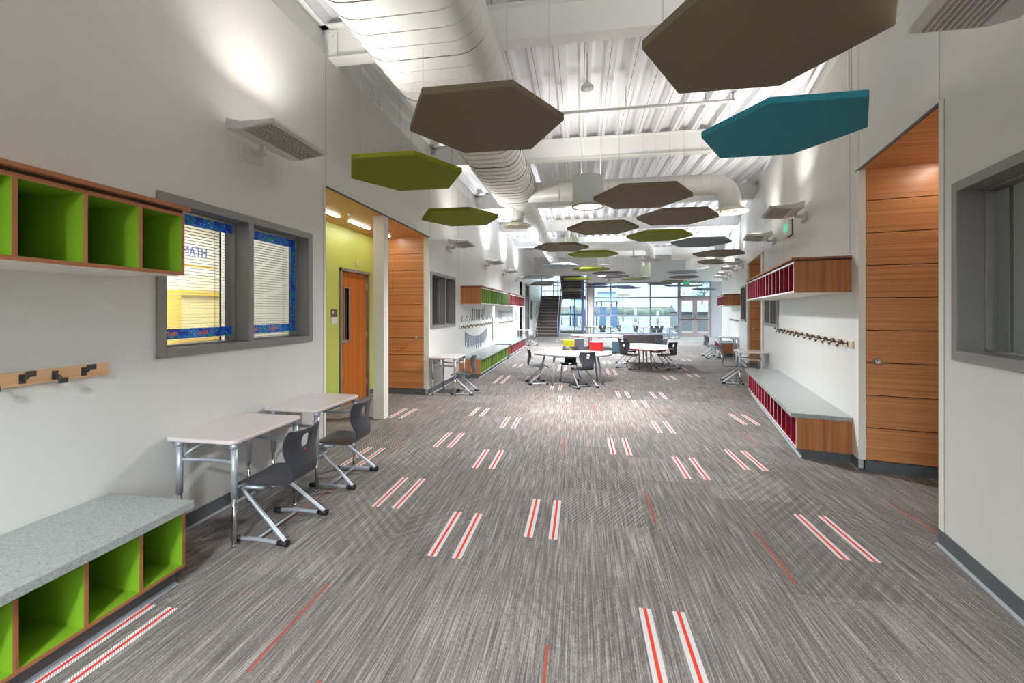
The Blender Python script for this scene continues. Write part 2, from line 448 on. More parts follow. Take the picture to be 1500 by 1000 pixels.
for xc, y0, y1 in [(-1.32,1.51,2.075),(1.13,2.45,3.0),(.51,3.0,3.53),(2.3,3.06,3.61),(-.175,4.3,4.86),(-.14,1.28,1.838),(-1.005,.96,1.52),(-2.0,2.62,3.2),(-1.95,4.05,4.6),(.2,6.1,6.66),(-.2,6.0,6.5),(1.9,4.9,5.4),(2.4,7.0,7.5)]:
    mb.add([(xc-.006,y0,.0014),(xc+.006,y0,.0014),(xc+.006,y1,.0014),(xc-.006,y1,.0014)], [(0,1,2,3)], 3)
struct(mb.build('floor', [CARPET, STRIPE, STRIPER, STRIPED]))

# ------------------------------------------------------------------ setting: walls
def wall_cells(mb, P, u0, u1, z0, z1, holes, t0, t1, mi=0):
    us = sorted({u0, u1, *[h[0] for h in holes], *[h[1] for h in holes]}); us = [u for u in us if u0 <= u <= u1]
    zs = sorted({z0, z1, *[h[2] for h in holes], *[h[3] for h in holes]}); zs = [z for z in zs if z0 <= z <= z1]
    for i in range(len(us)-1):
        for j in range(len(zs)-1):
            uc, zc = (us[i]+us[i+1])/2, (zs[j]+zs[j+1])/2
            if any(h[0] < uc < h[1] and h[2] < zc < h[3] for h in holes): continue
            old = mb.T; mb.T = lambda p: P(p.x, p.y, p.z)
            mb.box(us[i], us[i+1], t0, t1, zs[j], zs[j+1], mi); mb.T = old
def seams(mb, P, lst, mi=1):
    for u, za, zb in lst:
        old = mb.T; mb.T = lambda p: P(p.x, p.y, p.z)
        mb.box(u-.0025, u+.0025, -.002, .0012, za, zb, mi); mb.T = old
WTOP_Z = 4.07
ALC = (3.98, 6.95)                                        # left alcove
L_HOLES = [(2.25, 3.72, 1.185, 2.165), (ALC[0], ALC[1]+.08, 0, 2.73), (7.08, 8.5, 1.16, 2.12), (18.05, 19.1, 0, 2.73), (19.9, 21.4, 0, 2.75), (22.1, 22.9, 1.0, 2.0)]
mb = MB()
wall_cells(mb, LW, -2.6, 28.2, 0, WTOP_Z, L_HOLES, -.22, 0)
wall_cells(mb, LW, -2.6, 28.2, WTOP_Z, 4.7, [], -.40, -.20)
seams(mb, LW, [(ALC[0]+.004, 2.76, WTOP_Z), (ALC[1]+.09, 2.74, WTOP_Z), (-.9, 2.1, WTOP_Z), (8.75, 2.0, WTOP_Z), (12.5, 2.0, WTOP_Z), (16.4, 2.0, WTOP_Z), (ALC[0]-.035, 0.1, 2.73)])
struct(mb.build('wall_left', [WALL, WALLSEAM]))
REC = (3.44, 4.77)                                        # right recess by the camera
REC2 = (9.84, 12.4)
R_HOLES = [(1.9, 3.245, 1.19, 2.165), (REC[0], REC[1]+.07, 0, 2.74), (8.42, 9.70, 1.19, 2.12), (REC2[0], REC2[1]+.07, 0, 2.66), (12.58, 13.62, 1.19, 2.12)]
R_END = 20.9
mb = MB()
wall_cells(mb, RW, -2.4, R_END, 0, WTOP_Z, R_HOLES, -.22, 0)
wall_cells(mb, RW, -2.4, R_END, WTOP_Z, 4.7, [], -.40, -.20)
seams(mb, RW, [(REC[0]+.002, 2.76, WTOP_Z), (REC[1]-.002, 2.76, WTOP_Z), (REC[0]-.055, 0.1, 2.74), (5.0, 2.0, WTOP_Z), (7.95, 2.0, WTOP_Z), (9.84, 2.7, WTOP_Z)])
struct(mb.build('wall_right', [WALL, WALLSEAM]))
# back wall behind the camera, with two openings added for fill daylight
mb = MB(lambda p: Vector((p.x, p.y-2.65, p.z)))
wall_cells(mb, lambda u, n, z: Vector((u, n-2.65, z)), -3.0, 1.6, 0, 4.7, [(-2.4, -.95, .9, 2.9), (-.75, .75, .9, 2.9)], -.1, .1)
struct(mb.build('wall_back', WALL))
# glass-front wall: header, piers, and the grey return beyond the doors
mb = MB()
mb.box(.72, 10.2, FY-.02, FY+.2, 3.06, 4.7, 0)
mb.box(7.08, 10.2, FY-.02, FY+.2, 0, 3.06, 1)
mb.box(.42, .72, FY-.12, FY+.2, 0, 3.06, 2)
mb.box(.42, .72, FY-.12, FY+.2, 3.06, 4.7, 0)
mb.box(-2.58, .42, 23.9, 24.1, 3.42, 4.7, 0)
mb.box(.5, .72, FY+.2, 28.2, 0, 4.7, 0)
struct(mb.build('wall_front', [WALL, GREYW, BEIGE]))
# side wall beyond the end of the right wall
e0, e1 = RW(R_END, 0), RW(R_END, -1.9)
mb = MB(); wall_cells(mb, RW, R_END-.25, R_END, 0, 4.7, [], -2.6, -.2); struct(mb.build('wall_return', [GREYW]))

# ------------------------------------------------------------------ alcoves
def panel_wall(name, loc, rot, w, h, mats, z0=.10, n=9, x0=0.0):
    """horizontal wood boards with shadow joints; local x across, y depth(+ back), z up"""
    mb = MB()
    mb.box(x0, x0+w, .012, .05, 0, h, 1)
    bh = (h - z0)/n
    for k in range(n):
        mb.box(x0+.003, x0+w-.003, 0, .012, z0+k*bh+.004, z0+(k+1)*bh-.004, 0)
    mb.box(x0, x0+w, -.004, .012, 0, z0-.004, 2)
    return struct(mb.build(name, mats, loc=loc, rotz=rot))
JOINT = mat('panel_joint_dark', rgb(58, 34, 20), 0.7)
GX = -3.56
AY = 6.98
# left alcove: wood end wall facing the camera, green side wall, near side, soffit
panel_wall('wall_alcove_wood', (GX, AY, 0), 0, abs(GX-WX)-.09, 2.73, [WOODH, JOINT, BASEMAT], n=9)
mb = MB()
wall_cells(mb, lambda u, n, z: Vector((GX+n, u, z)), ALC[0]-.07, AY+.05, 0, 2.73, [(5.84, 6.73, 0, 2.10)], -.12, 0, 0)
mb.T = None
mb.box(GX, WX-.2, ALC[0]-.12, ALC[0]-.001, 0, 2.9, 1); mb.box(GX-.145, GX-.121, ALC[0]-.12, 5.84, 0, 2.9, 1); mb.box(GX-.145, GX, ALC[0]-.12, ALC[0]-.07, 0, 2.9, 1)
struct(mb.build('wall_alcove_green', [GREENP, WALL]))
mb = MB(); mb.box(GX-.1, WX-.012, ALC[0], AY+.05, 2.718, 2.80, 0); mb.box(WX-.012, WX+.004, ALC[0], AY+.05, 2.718, 2.735, 1)
struct(mb.build('ceiling_alcove_left', [WOODH, KICK]))
# white end strips of the alcove openings
mb = MB()
mb.box(WX-.09, WX+.002, AY-.004, AY+.055, 0.10, 2.735, 0)
mb.box(WX-.215, WX+.004, ALC[0]-.03, ALC[0]+.004, 0.1, 2.73, 0)
struct(mb.build('trim_1', JAMB))
mb = MB(); mb.box(WX-.16, WX-.006, 5.30, 5.44, 0, 2.73); tag(struct(mb.build('column', JAMB, bevel=.004)), 'square white column standing in the green alcove opening', 'column')
# alcove linear lights
for k, (y0, y1) in enumerate([(4.5, 5.25), (5.55, 6.1), (6.3, 6.78)]):
    mb = MB(); mb.box(-3.24, -3.19, y0, y1, 2.708, 2.717, 0)
    o = mb.build('linear_ceiling_light', LINL)
    tag(o, ['slim white strip light in alcove soffit left of the column, the longest', 'slim white strip light in the alcove soffit running behind the column top', 'slim white strip light in alcove soffit right of the column'][k], 'light', 'strip lights in the alcove soffit')
mb = MB(); mb.cyl((-2.98, 5.15, 2.700), (-2.98, 5.15, 2.717), .035, n=20); mb.cyl((-2.98, 5.15, 2.69), (-2.98, 5.15, 2.701), .02, n=16)
tag(mb.build('ceiling_detector', WHITE), 'small round white detector in the wood alcove soffit', 'detector')
# classroom door in the green wall
dw = MB(lambda p: Vector((GX+p.y, p.x, p.z)))
D0, D1 = 5.84, 6.73
dw.box(D0, D0+.045, -.10, .022, 0, 2.10); dw.box(D1-.045, D1, -.10, .022, 0, 2.10); dw.box(D0, D1, -.10, .022, 2.055, 2.10)
door1 = struct(dw.build('door_1', FRAME))
m_ = MB(lambda p: Vector((GX+p.y, p.x, p.z))); m_.T = dw.T
wall_cells(m_, lambda u, n, z: Vector((GX+n, u, z)), D0+.047, D1-.047, .008, 2.053, [(D0+.17, D0+.29, 1.0, 1.80)], -.065, -.02, 0)
leaf = m_.build('door_leaf', WOODD, door1)
m_ = MB(lambda p: Vector((GX+p.y, p.x, p.z)))
for a in ((D0+.15, D0+.17, .98, 1.82), (D0+.29, D0+.31, .98, 1.82), (D0+.17, D0+.29, .98, 1.0), (D0+.17, D0+.29, 1.80, 1.82)):
    m_.box(a[0], a[1], -.07, -.012, a[2], a[3])
m_.build('vision_frame', FRAME, leaf)
m_ = MB(lambda p: Vector((GX+p.y, p.x, p.z))); m_.box(D0+.17, D0+.29, -.046, -.04, 1.0, 1.80); m_.build('vision_glass', mat('dark_door_glass', rgb(52, 48, 52), 0.12), leaf)
m_ = MB(lambda p: Vector((GX+p.y, p.x, p.z)))
m_.cyl((D0+.09, -.02, .97), (D0+.09, .03, .97), .026, n=20); m_.tube([(D0+.09, .03, .97), (D0+.10, .045, .97), (D0+.13, .05, .97), (D0+.20, .05, .968)], .009, 10)
m_.build('lever_handle', NICKEL, leaf)
for zz in (.25, 1.05, 1.85):
    m_ = MB(lambda p: Vector((GX+p.y, p.x, p.z))); m_.cyl((D1-.046, -.012, zz-.05), (D1-.046, -.012, zz+.05), .008, n=10); m_.build('hinge', NICKEL, leaf)
# room sign and strobe beside the door
sg = thing('room_sign', 'small brown and white room sign on the green wall beside the door', 'sign', (GX, 5.70, 1.36), ROT_L)
m_ = MB(); m_.box(-.075, .075, -.008, 0, 0, .115); m_.build('upper_plate', PLATE, sg)
m_ = MB(); m_.box(-.075, .075, -.008, 0, -.10, -.002); m_.build('name_slot', mat('sign_slot_silver', rgb(206, 204, 206), 0.35), sg)
m_ = MB(); m_.box(-.055, -.02, -.0095, -.008, .045, .08); m_.build('symbol_square', mat('sign_symbol_pink', rgb(226, 196, 190), 0.5), sg)
m_ = MB(lambda p: Vector((GX+p.y, p.x, p.z))); m_.box(6.30, 6.37, 0, .02, 2.17, 2.25)
tag(m_.build('wall_sensor', mat('sensor_beige', rgb(196, 190, 160), .5)), 'tiny beige sensor on the green wall above the door', 'sensor')
# knob on a wood end wall
def knob(loc, rot, label):
    t = thing('door_knob', label, 'knob', loc, rot)
    m = MB(); m.cyl((0,-.004,0),(0,0,0), .032, n=24); m.build('rose', NICKEL, t)
    m = MB(); m.cyl((0,-.035,0),(0,-.004,0), .012, n=16); m.ball((0,-.052,0), .027, sq=(1,.8,1), n=18); m.build('knob_head', NICKEL, t)
knob((-2.79, AY, .99), 0, 'round satin knob on the horizontal wood panelling of left alcove')
# right recess
panel_wall('wall_recess_wood', tuple(RW(REC[1], -.05)), -B_ANG, 1.0, 2.74, [WOODH, JOINT, BASEMAT], n=9)
mb = MB()
mb.T = lambda p: RW(p.x, p.y, p.z)
mb.box(REC[0]-.3, REC[1]+.06, -1.12, -1.02, 0, 2.74, 0)
mb.box(REC[0]-.12, REC[0]-.001, -1.12, -.2, 0, 2.74, 0)
struct(mb.build('wall_recess_side', [WALL]))
mb = MB(lambda p: RW(p.x, p.y, p.z)); mb.box(REC[0]-.02, REC[1]+.07, -1.12, -.012, 2.728, 2.80, 0); mb.box(REC[0], REC[1]+.07, -.012, .004, 2.728, 2.745, 1)
struct(mb.build('ceiling_recess_right', [WOODH, KICK]))
mb = MB(lambda p: RW(p.x, p.y, p.z)); mb.box(REC[1]-.004, REC[1]+.075, -.05, .002, .1, 2.735, 0); mb.box(REC[0]-.05, REC[0]+.003, -.225, .004, .1, 2.74, 0)
struct(mb.build('trim_2', JAMB))
k_ = RW(REC[1], -.13, .99); knob(tuple(k_), -B_ANG, 'round satin knob on the tall wood panelling right of red cubbies')
mb = MB(lambda p: RW(p.x, p.y, p.z)); mb.box(4.25, 4.6, -.62, -.56, 2.716, 2.727)
tag(mb.build('recess_light', LINL), 'small bright strip light in wood soffit over the right recess', 'light')
# second right recess with a column
panel_wall('wall_far_recess_wood', tuple(RW(REC2[1], -.05)), -B_ANG, 1.0, 2.66, [WOODH, JOINT, BASEMAT], n=9)
mb = MB(lambda p: RW(p.x, p.y, p.z)); mb.box(REC2[0]-.1, REC2[1]+.06, -1.12, -1.02, 0, 2.66, 0); mb.box(REC2[0]-.1, REC2[1]+.07, -1.1, -.005, 2.65, 2.72, 1); mb.box(REC2[0]-.12, REC2[0]-.001, -1.1, -.2, 0, 2.66, 0)
struct(mb.build('wall_far_recess_side', [WALL, WOODH]))
mb = MB(lambda p: RW(p.x, p.y, p.z)); mb.box(REC2[1]-.004, REC2[1]+.075, -.05, .002, .1, 2.66); struct(mb.build('trim_3', JAMB))
mb = MB(lambda p: RW(p.x, p.y, p.z)); mb.box(10.15, 10.32, -.18, -.01, 0, 2.66); tag(struct(mb.build('column', JAMB, bevel=.004)), 'square pale column in the far opening behind red wall cubbies', 'column')
k_ = RW(REC2[1], -.14, .99); knob(tuple(k_), -B_ANG, 'tiny knob on distant wood panelling beyond the right red cubbies')
# far left recess and glazed door frame
panel_wall('wall_left_far_recess_wood', (WX-.95, 19.1, 0), 0, .9, 2.73, [WOODH, JOINT, BASEMAT], n=9)
mb = MB(); mb.box(-3.6, -3.5, 17.9, 19.2, 0, 2.73, 0); mb.box(-3.6, WX-.02, 17.9, 19.2, 2.73, 2.8, 1); mb.box(-3.6, WX-.2, 17.93, 18.05, 0, 2.73, 0); struct(mb.build('wall_left_far_recess_side', [WALL, WOODH]))

# ------------------------------------------------------------------ baseboards
def base(name, P, spans):
    mb = MB(lambda p: P(p.x, p.y, p.z))
    for a, b in spans:
        mb.box(a, b, 0, .008, 0.012, .10, 0)
        mb.section([(0, 0), (.022, 0), (.022, .004), (.008, .014), (0, .014)], a, b, 1)
    struct(mb.build(name, [BASEMAT, BASETOE]))
base('baseboard_left', LW, [(-2.5, .12), (1.90, ALC[0]), (ALC[1]+.0, 8.85), (12.27, 12.7), (16.2, 18.05), (19.1, 19.9), (21.4, 23.4)])
base('baseboard_right', RW, [(-2.3, REC[0]), (REC[1], 4.96), (8.43, REC2[0]), (REC2[1], R_END)])
base('baseboard_alcove', lambda u, n, z: Vector((GX+n, u, z)), [(ALC[0], 5.84), (6.73, AY)])

# ------------------------------------------------------------------ windows in the side walls
def window(name, P, u0, u1, z0, z1, mulls, depth=.20, face=.055, proj=.02, glassd=-.13, cat=None):
    """hollow metal frame around a deep opening: u0..u1 outer edges"""
    mb = MB(lambda p: P(p.x, p.y, p.z))
    f = face
    mb.box(u0, u0+f, -depth, proj, z0, z1); mb.box(u1-f, u1, -depth, proj, z0, z1)
    mb.box(u0+f, u1-f, -depth, proj, z1-f, z1); mb.box(u0+f, u1-f, -depth, proj, z0, z0+f)
    for m in mulls: mb.box(m-.025, m+.025, -depth, proj, z0+f, z1-f)
    edges = [u0+f]+[x for m in mulls for x in (m-.025, m+.025)]+[u1-f]
    for i in range(0, len(edges), 2):       # glazing stops
        a, b = edges[i], edges[i+1]
        for (x0, x1, q0, q1) in ((a, a+.012, z0+f, z1-f), (b-.012, b, z0+f, z1-f), (a, b, z0+f, z0+f+.012), (a, b, z1-f-.012, z1-f)):
            mb.box(x0, x1, glassd-.02, glassd+.03, q0, q1)
    o = struct(mb.build(name, FRAME, bevel=.002))
    for i in range(0, len(edges), 2):
        g = MB(lambda p: P(p.x, p.y, p.z)); g.box(edges[i]+.003, edges[i+1]-.003, glassd-.003, glassd+.003, z0+f+.003, z1-f-.003)
        g.build('pane', GLASS, o)
    return o, edges
w1, e1_ = window('window_1', LW, 2.222, 3.745, 1.155, 2.193, [2.97])
w2, e2_ = window('window_2', RW, 1.87, 3.272, 1.165, 2.19, [2.1])
w3, e3_ = window('window_3', LW, 7.055, 8.52, 1.13, 2.14, [7.86])
w4, e4_ = window('window_4', RW, 8.39, 9.73, 1.16, 2.14, [9.08])
w5, e5_ = window('window_5', RW, 12.55, 13.65, 1.16, 2.14, [13.1])
w6, e6_ = window('window_6', LW, 22.07, 22.93, .97, 2.03, [])
# venetian blinds
def blind(P, u0, u1, z0, z1, n0, label, pitch=.0225, tilt=0.0, group='window blinds'):
    t = thing('venetian_blind', label, 'blind', (0,0,0), 0, group)
    m = MB(lambda p: P(p.x, p.y, p.z)); m.box(u0, u1, n0-.016, n0+.016, z1-.03, z1); m.build('headrail', SLAT, t)
    m = MB(lambda p: P(p.x, p.y, p.z))
    z = z0+.03
    while z < z1-.035:
        dz = math.tan(tilt)*.0125
        m.add([(u0, n0-.0125, z-dz), (u1, n0-.0125, z-dz), (u1, n0, z+.0030), (u0, n0, z+.0030), (u1, n0+.0125, z+dz), (u0, n0+.0125, z+dz)], [(0,1,2,3), (3,2,4,5)], 0)
        z += pitch
    m.build('slats', SLAT, t)
    m = MB(lambda p: P(p.x, p.y, p.z)); m.box(u0, u1, n0-.012, n0+.012, z0+.004, z0+.02); m.build('bottom_rail', SLAT, t)
    for u in (u0+.12, u1-.08):
        m = MB(lambda p: P(p.x, p.y, p.z)); m.tube([(u, n0+.014, z0+.02), (u, n0+.014, z1-.02)], .0012, 5); m.build('cord', SLAT, t)
blind(LW, e1_[0]-.05, e1_[1]+.018, 1.19, 2.16, -.240, 'horizontal slat blind behind left half of the bordered window by lime cubbies')
blind(LW, e1_[2]-.018, e1_[3]+.04, 1.19, 2.16, -.240, 'horizontal slat blind behind right half of the bordered window by green alcove')
blind(RW, e2_[0]-.05, e2_[1]+.018, 1.20, 2.15, -.24, 'closed grey slat blind behind the big right-hand window', tilt=.9)
blind(RW, e2_[2]-.02, e2_[3]-.16, 1.20, 2.15, -.24, 'half drawn grey slat blind behind the right-hand window beside the recess', tilt=.9)
# patterned paper border stuck round the panes of window 1
def paper_border(u0, u1, sides, label):
    t = thing('paper_border', label, 'border', (0,0,0), 0, 'paper borders on the classroom window')
    z0, z1, n0 = 1.228, 2.12, -.122
    specs = {'top': (u0, u1, z1-.07, z1), 'bottom': (u0, u1, z0+.03, z0+.10), 'right': (u1-.06, u1, z0+.10, z1-.07), 'left': (u0, u0+.02, z0+.1, z1-.07)}
    for s in sides:
        a, b, c, d = specs[s]
        m = MB(lambda p: LW(p.x, p.y, p.z)); m.box(a, b, n0, n0+.002, c, d); st = m.build('border_strip', BORDER, t)
        if s == 'bottom':
            x = a+.10
            while x < b-.12:
                m = MB(lambda p: LW(p.x, p.y, p.z))
                for k in range(5): m.box(x+k*.018, x+k*.018+.011, n0+.002, n0+.003, c+.018+.002*k, c+.045+.002*k)
                m.build('orange_mark', ORANGE, st); x += .24
paper_border(e1_[0]+.014, e1_[1]-.014, ('top', 'bottom'), 'blue patterned paper strips on the left pane behind lime wall cubbies')
paper_border(e1_[2]+.014, e1_[3]-.014, ('top', 'bottom', 'right'), 'blue patterned paper strips framing three sides of the pane nearest the alcove')
# rooms behind the windows
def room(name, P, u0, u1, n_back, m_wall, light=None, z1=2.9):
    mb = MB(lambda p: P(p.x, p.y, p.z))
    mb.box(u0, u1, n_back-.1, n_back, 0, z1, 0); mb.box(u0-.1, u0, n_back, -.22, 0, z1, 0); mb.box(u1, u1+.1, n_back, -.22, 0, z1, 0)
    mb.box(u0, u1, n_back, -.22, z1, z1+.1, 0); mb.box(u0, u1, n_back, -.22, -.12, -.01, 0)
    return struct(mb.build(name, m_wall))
mb = MB(lambda p: LW(p.x, p.y, p.z))
mb.box(-.6, 7.0, -3.4, -3.3, 0, 2.9); mb.box(-.7, -.6, -3.3, -.22, 0, 2.9); mb.box(6.90, 7.0, -3.3, -1.13, 0, 2.9)
mb.box(-.6, 7.0, -3.3, -1.13, 2.9, 3.0); mb.box(-.6, 3.86, -1.13, -.22, 2.9, 3.0); mb.box(-.6, 7.0, -3.3, -.22, -.12, -.01)
struct(mb.build('wall_classroom', mat('classroom_cream_wall', rgb(228, 226, 214), .6)))
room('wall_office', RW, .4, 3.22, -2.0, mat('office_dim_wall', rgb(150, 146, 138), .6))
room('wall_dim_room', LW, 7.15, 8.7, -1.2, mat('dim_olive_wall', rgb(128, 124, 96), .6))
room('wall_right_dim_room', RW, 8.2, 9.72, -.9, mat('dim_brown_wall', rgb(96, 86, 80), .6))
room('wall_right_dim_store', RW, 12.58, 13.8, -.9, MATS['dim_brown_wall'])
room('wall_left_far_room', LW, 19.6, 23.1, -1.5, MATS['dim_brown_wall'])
# classroom furnishing glimpsed through the blind
t = thing('storage_cabinet', 'tall yellow framed cabinet seen through the blind of left window', 'cabinet', tuple(LW(5.62, -3.07, 0)), ROT_L)
m = MB()
for a in ((-.45, -.38), (.38, .45)): m.box(a[0], a[1], 0, .22, 0, 1.75)
m.box(-.38, .38, 0, .22, 1.68, 1.75); m.box(-.38, .38, 0, .22, 0, .08); m.build('case', YELLOW, t)
m = MB(); m.box(-.38, .38, .06, .21, .08, 1.68); m.build('door', mat('cabinet_cream', rgb(226, 214, 160), .5), t)
m = MB(); m.box(-.38, .38, .03, .21, 1.0, 1.04); m.build('shelf', YELLOW, t)
t = thing('wall_poster', 'poster with blue letters seen through the blind of left window', 'poster', tuple(LW(5.67, -3.296, 2.30)), ROT_L)
m = MB(); m.box(-.55, .55, -.004, 0, -.3, .3); m.build('sheet', WHITE, t)
text_mesh('lettering', 'MATH', .22, BLUEL, t, Matrix.Translation((0.0, -.006, .05)) @ Matrix.Rotation(PI/2, 4, 'X') @ Matrix.Diagonal((.72, 1, 1, 1)))
m = MB(); m.box(-.4, .4, -.006, -.004, -.18, -.14); m.build('yellow_band', YELLOW, t)
m = MB(lambda p: LW(p.x, p.y, p.z)); m.box(1.6, 5.4, -2.6, -1.5, 2.86, 2.895)
tag(m.build('classroom_ceiling_light', emit('classroom_panel', (1, .97, .92, 1), 13.0)), 'flat ceiling light panel inside the classroom behind the left window', 'light')
m = MB(lambda p: RW(p.x, p.y, p.z)); m.box(1.0, 2.2, -1.6, -1.2, 2.86, 2.895)
tag(m.build('office_ceiling_light', emit('office_panel', (1, .97, .9, 1), 9.0)), 'flat ceiling light panel in the room behind the right window', 'light')

# ------------------------------------------------------------------ roof: deck, beams, edge beams
def deck(name, X0, X1, Y0, Y1, z=4.43):
    mb = MB(); p = .30; x = X0
    prof = []
    while x < X1:
        prof += [(x, z), (x+.10, z), (x+.135, z+.085), (x+.265, z+.085)]; x += p
    prof.append((x, z))
    n = len(prof)
    mb.add([(a, Y0, b) for a, b in prof]+[(a, Y1, b) for a, b in prof], [(i, i+1, n+i+1, n+i) for i in range(n-1)], 0)
    x = X0
    while x < X1:
        mb.box(x+.048, x+.053, Y0, Y1, z-.0015, z+.002, 1); x += p
    mb.box(X0, X1+.2, Y0, Y1, z+.10, z+.16, 0)
    return struct(mb.build(name, [CEIL, DECKGAP]))
deck('ceiling', -3.0, 10.3, -2.75, 25.0)
mb = MB(); mb.box(-3.0, .75, 24.6, 28.4, 4.5, 4.6); struct(mb.build('ceiling_stair', [CEIL]))
def ibeam(name, P, u0, u1, zb, zt, w=.15, tf=.016, label=None, group='roof beams'):
    """W section along local x; P maps (u,n,z)"""
    mb = MB(lambda p: P(p.x, p.y, p.z)); h = w/2
    mb.box(u0, u1, -h, h, zb, zb+tf); mb.box(u0, u1, -h, h, zt-tf, zt); mb.box(u0, u1, -.006, .006, zb+tf, zt-tf)
    o = struct(mb.build(name, BEAM)); 
    if label: tag(o, label, 'beam', group)
    return o
names = ['nearest white steel roof beam, over the large taupe hexagons', 'second white steel roof beam, just behind the teal hexagon', 'third white steel roof beam, crossed by the round branch duct',
         'fourth white steel roof beam from the near end', 'fifth white steel roof beam from the near end', 'sixth white steel roof beam, closest to the glass front', 'white steel roof beam overhead, behind the camera position']
for k, y in enumerate([4.1, 7.42, 10.7, 14.0, 17.3, 20.6, .8]):
    xr = RP[0] + (y-RP[1])*math.tan(B_ANG) + .15
    ibeam('roof_beam', lambda u, n, z, y=y: Vector((u, y+n, z)), WX-.12, xr, 4.06, 4.425, label=names[k])
for k, y in enumerate([4.1, 7.42, 10.7, 14.0]):            # bolted end plates at the left wall
    t = thing('connection_plate', ['bolted white end plate of the nearest beam at left wall', 'bolted white end plate of the second beam at left wall', 'bolted white end plate of the third beam at left wall', 'bolted white end plate of the fourth beam at left wall'][k], 'plate', (WX-.02, y-.02, 4.1), 0, 'beam end plates')
    m = MB(); m.box(0, .09, -.012, 0, 0, .28); m.build('plate', BEAM, t)
    for q in range(3):
        m = MB(); m.cyl((.045, -.03, .06+.08*q), (.045, -.012, .06+.08*q), .016, n=8); m.build('bolt', BEAM, t)
ibeam('edge_beam', lambda u, n, z: Vector((WX-.11+n, u, z)), -2.5, 28, 4.075, 4.425, w=.17, label='long white steel edge beam on top of the left wall', group='edge beams')
ibeam('edge_beam', lambda u, n, z: RW(u, -.11+n, z), -2.4, R_END, 4.075, 4.425, w=.17, label='long white steel edge beam on top of the right wall', group='edge beams')
# splice plate with bolts on the left edge beam
t = thing('splice_plate', 'bolted splice plate on the left edge beam above lime hexagon', 'plate', (WX-.10, 5.25, 4.1), 0)
m = MB(); m.box(0, .012, -.12, .12, 0, .28); m.build('plate', BEAM, t)
for q in range(4):
    for yy in (-.08, .08):
        m = MB(); m.cyl((.012, yy, .04+.066*q), (.032, yy, .04+.066*q), .014, n=8); m.build('bolt', BEAM, t)

# ------------------------------------------------------------------ ducts
def flat_oval(w, h, n=10):
    r = h/2; pts = []
    for k in range(n+1): a = -PI/2+PI*k/n; pts.append((w/2-r+r*math.cos(a), r*math.sin(a)))
    for k in range(n+1): a = PI/2+PI*k/n; pts.append((-w/2+r+r*math.cos(a), r*math.sin(a)))
    return pts
def loft(mb, rings, mi=0, caps=True):
    n = len(rings[0]); vs = [p for r in rings for p in r]
    fs = [(i*n+k, i*n+(k+1) % n, (i+1)*n+(k+1) % n, (i+1)*n+k) for i in range(len(rings)-1) for k in range(n)]
    mb.add(vs, fs, mi, True)
    if caps:
        mb.add(rings[0], [tuple(range(n))], mi); mb.add(rings[-1], [tuple(range(n))], mi)
def ring(cx, cz, w, h, y): return [(cx+a, y, cz+b) for a, b in flat_oval(w, h)]
t = thing('main_air_duct', 'large white flat-oval air duct running along the ceiling on the left', 'duct', (0,0,0))
m = MB()
ys = [-2.4]; 
loft(m, [ring(-1.27, 3.79, 1.10, .52, y) for y in (-2.5, 0, 2, 4.55)])
m.build('duct_body', DUCT, t)
m = MB(); loft(m, [ring(-1.27, 3.79, 1.10, .52, 4.55), ring(-1.275, 3.79, .86, .50, 4.95), ring(-1.28, 3.78, .84, .50, 8.35), ring(-1.28, 3.78, .84, .50, 8.4)])
m.build('duct_body', DUCT, t)
m = MB(); loft(m, [ring(-1.22, 3.78, .62, .46, 8.4), ring(-1.2, 3.78, .46, .44, 8.8), ring(-1.2, 3.78, .44, .44, 13), ring(-1.2, 3.78, .44, .44, 19.8)])
m.build('duct_body', DUCT, t)
y = .6; k = 0
while y < 8.3:
    w = 1.10 if y < 4.5 else (.86 if y > 4.9 else 1.0)
    ww = .004 if k % 4 == 0 else .002
    m = MB(); loft(m, [ring(-1.275, 3.787, w+.008, .528, y), ring(-1.275, 3.787, w+.008, .528, y+ww)], 0)
    m.build('joint_band' if k % 4 == 0 else 'seam_band', DUCTJ if k % 4 == 0 else mat('duct_seam_grey', rgb(200, 198, 192), .45), t)
    y += .17; k += 1
yy = 9.2
while yy < 19.5:
    m = MB(); loft(m, [ring(-1.2, 3.78, .452, .452, yy), ring(-1.2, 3.78, .452, .452, yy+.012)], 0); yy += 1.1
    m.build('seam_band', MATS['duct_seam_grey'], t)
for xx, yy in ((-1.22, 3.4), (-1.05, 3.95)):
    m = MB(); m.tube([(xx-.45, yy, 4.44), (xx-.45, yy, 3.9)], .004, 6); m.build('hanger_rod', CABLE, t)
def arcpath(p0, p1, corner, r, n=8):
    """straight - quarter bend - straight through corner"""
    p0, p1, c = Vector(p0), Vector(p1), Vector(corner)
    a = c+(p0-c).normalized()*r; b = c+(p1-c).normalized()*r
    out = [p0]
    for k in range(n+1):
        q = k/n; out.append(a*(1-q)**2 + c*2*q*(1-q) + b*q*q)
    return out+[p1]
def diffuser(t, c, R, m):
    mb = MB()
    for k in range(4):
        r = R*(1-.23*k)
        mb.lathe([(r*.80, .05), (r*.92, .012), (r, .0+.008*k), (r*.99, -.006+.008*k), (r*.80, .012)], c, 32)
    mb.lathe([(.001, .0), (R*.14, .006), (R*.16, .02)], c, 20)
    return mb.build('round_diffuser', m, t)
DIFF = mat('cream_diffuser', rgb(232, 228, 206), .45)
t = thing('branch_duct', 'round white branch duct crossing to the right and ending in a round diffuser', 'duct', (0,0,0), 0, 'round branch ducts')
m = MB(); m.tube(arcpath((-.98, 8.1, 3.72), (2.64, 8.1, 3.26), (2.64, 8.1, 3.72), .34, 10), .185, 24); m.build('duct_pipe', DUCT, t)
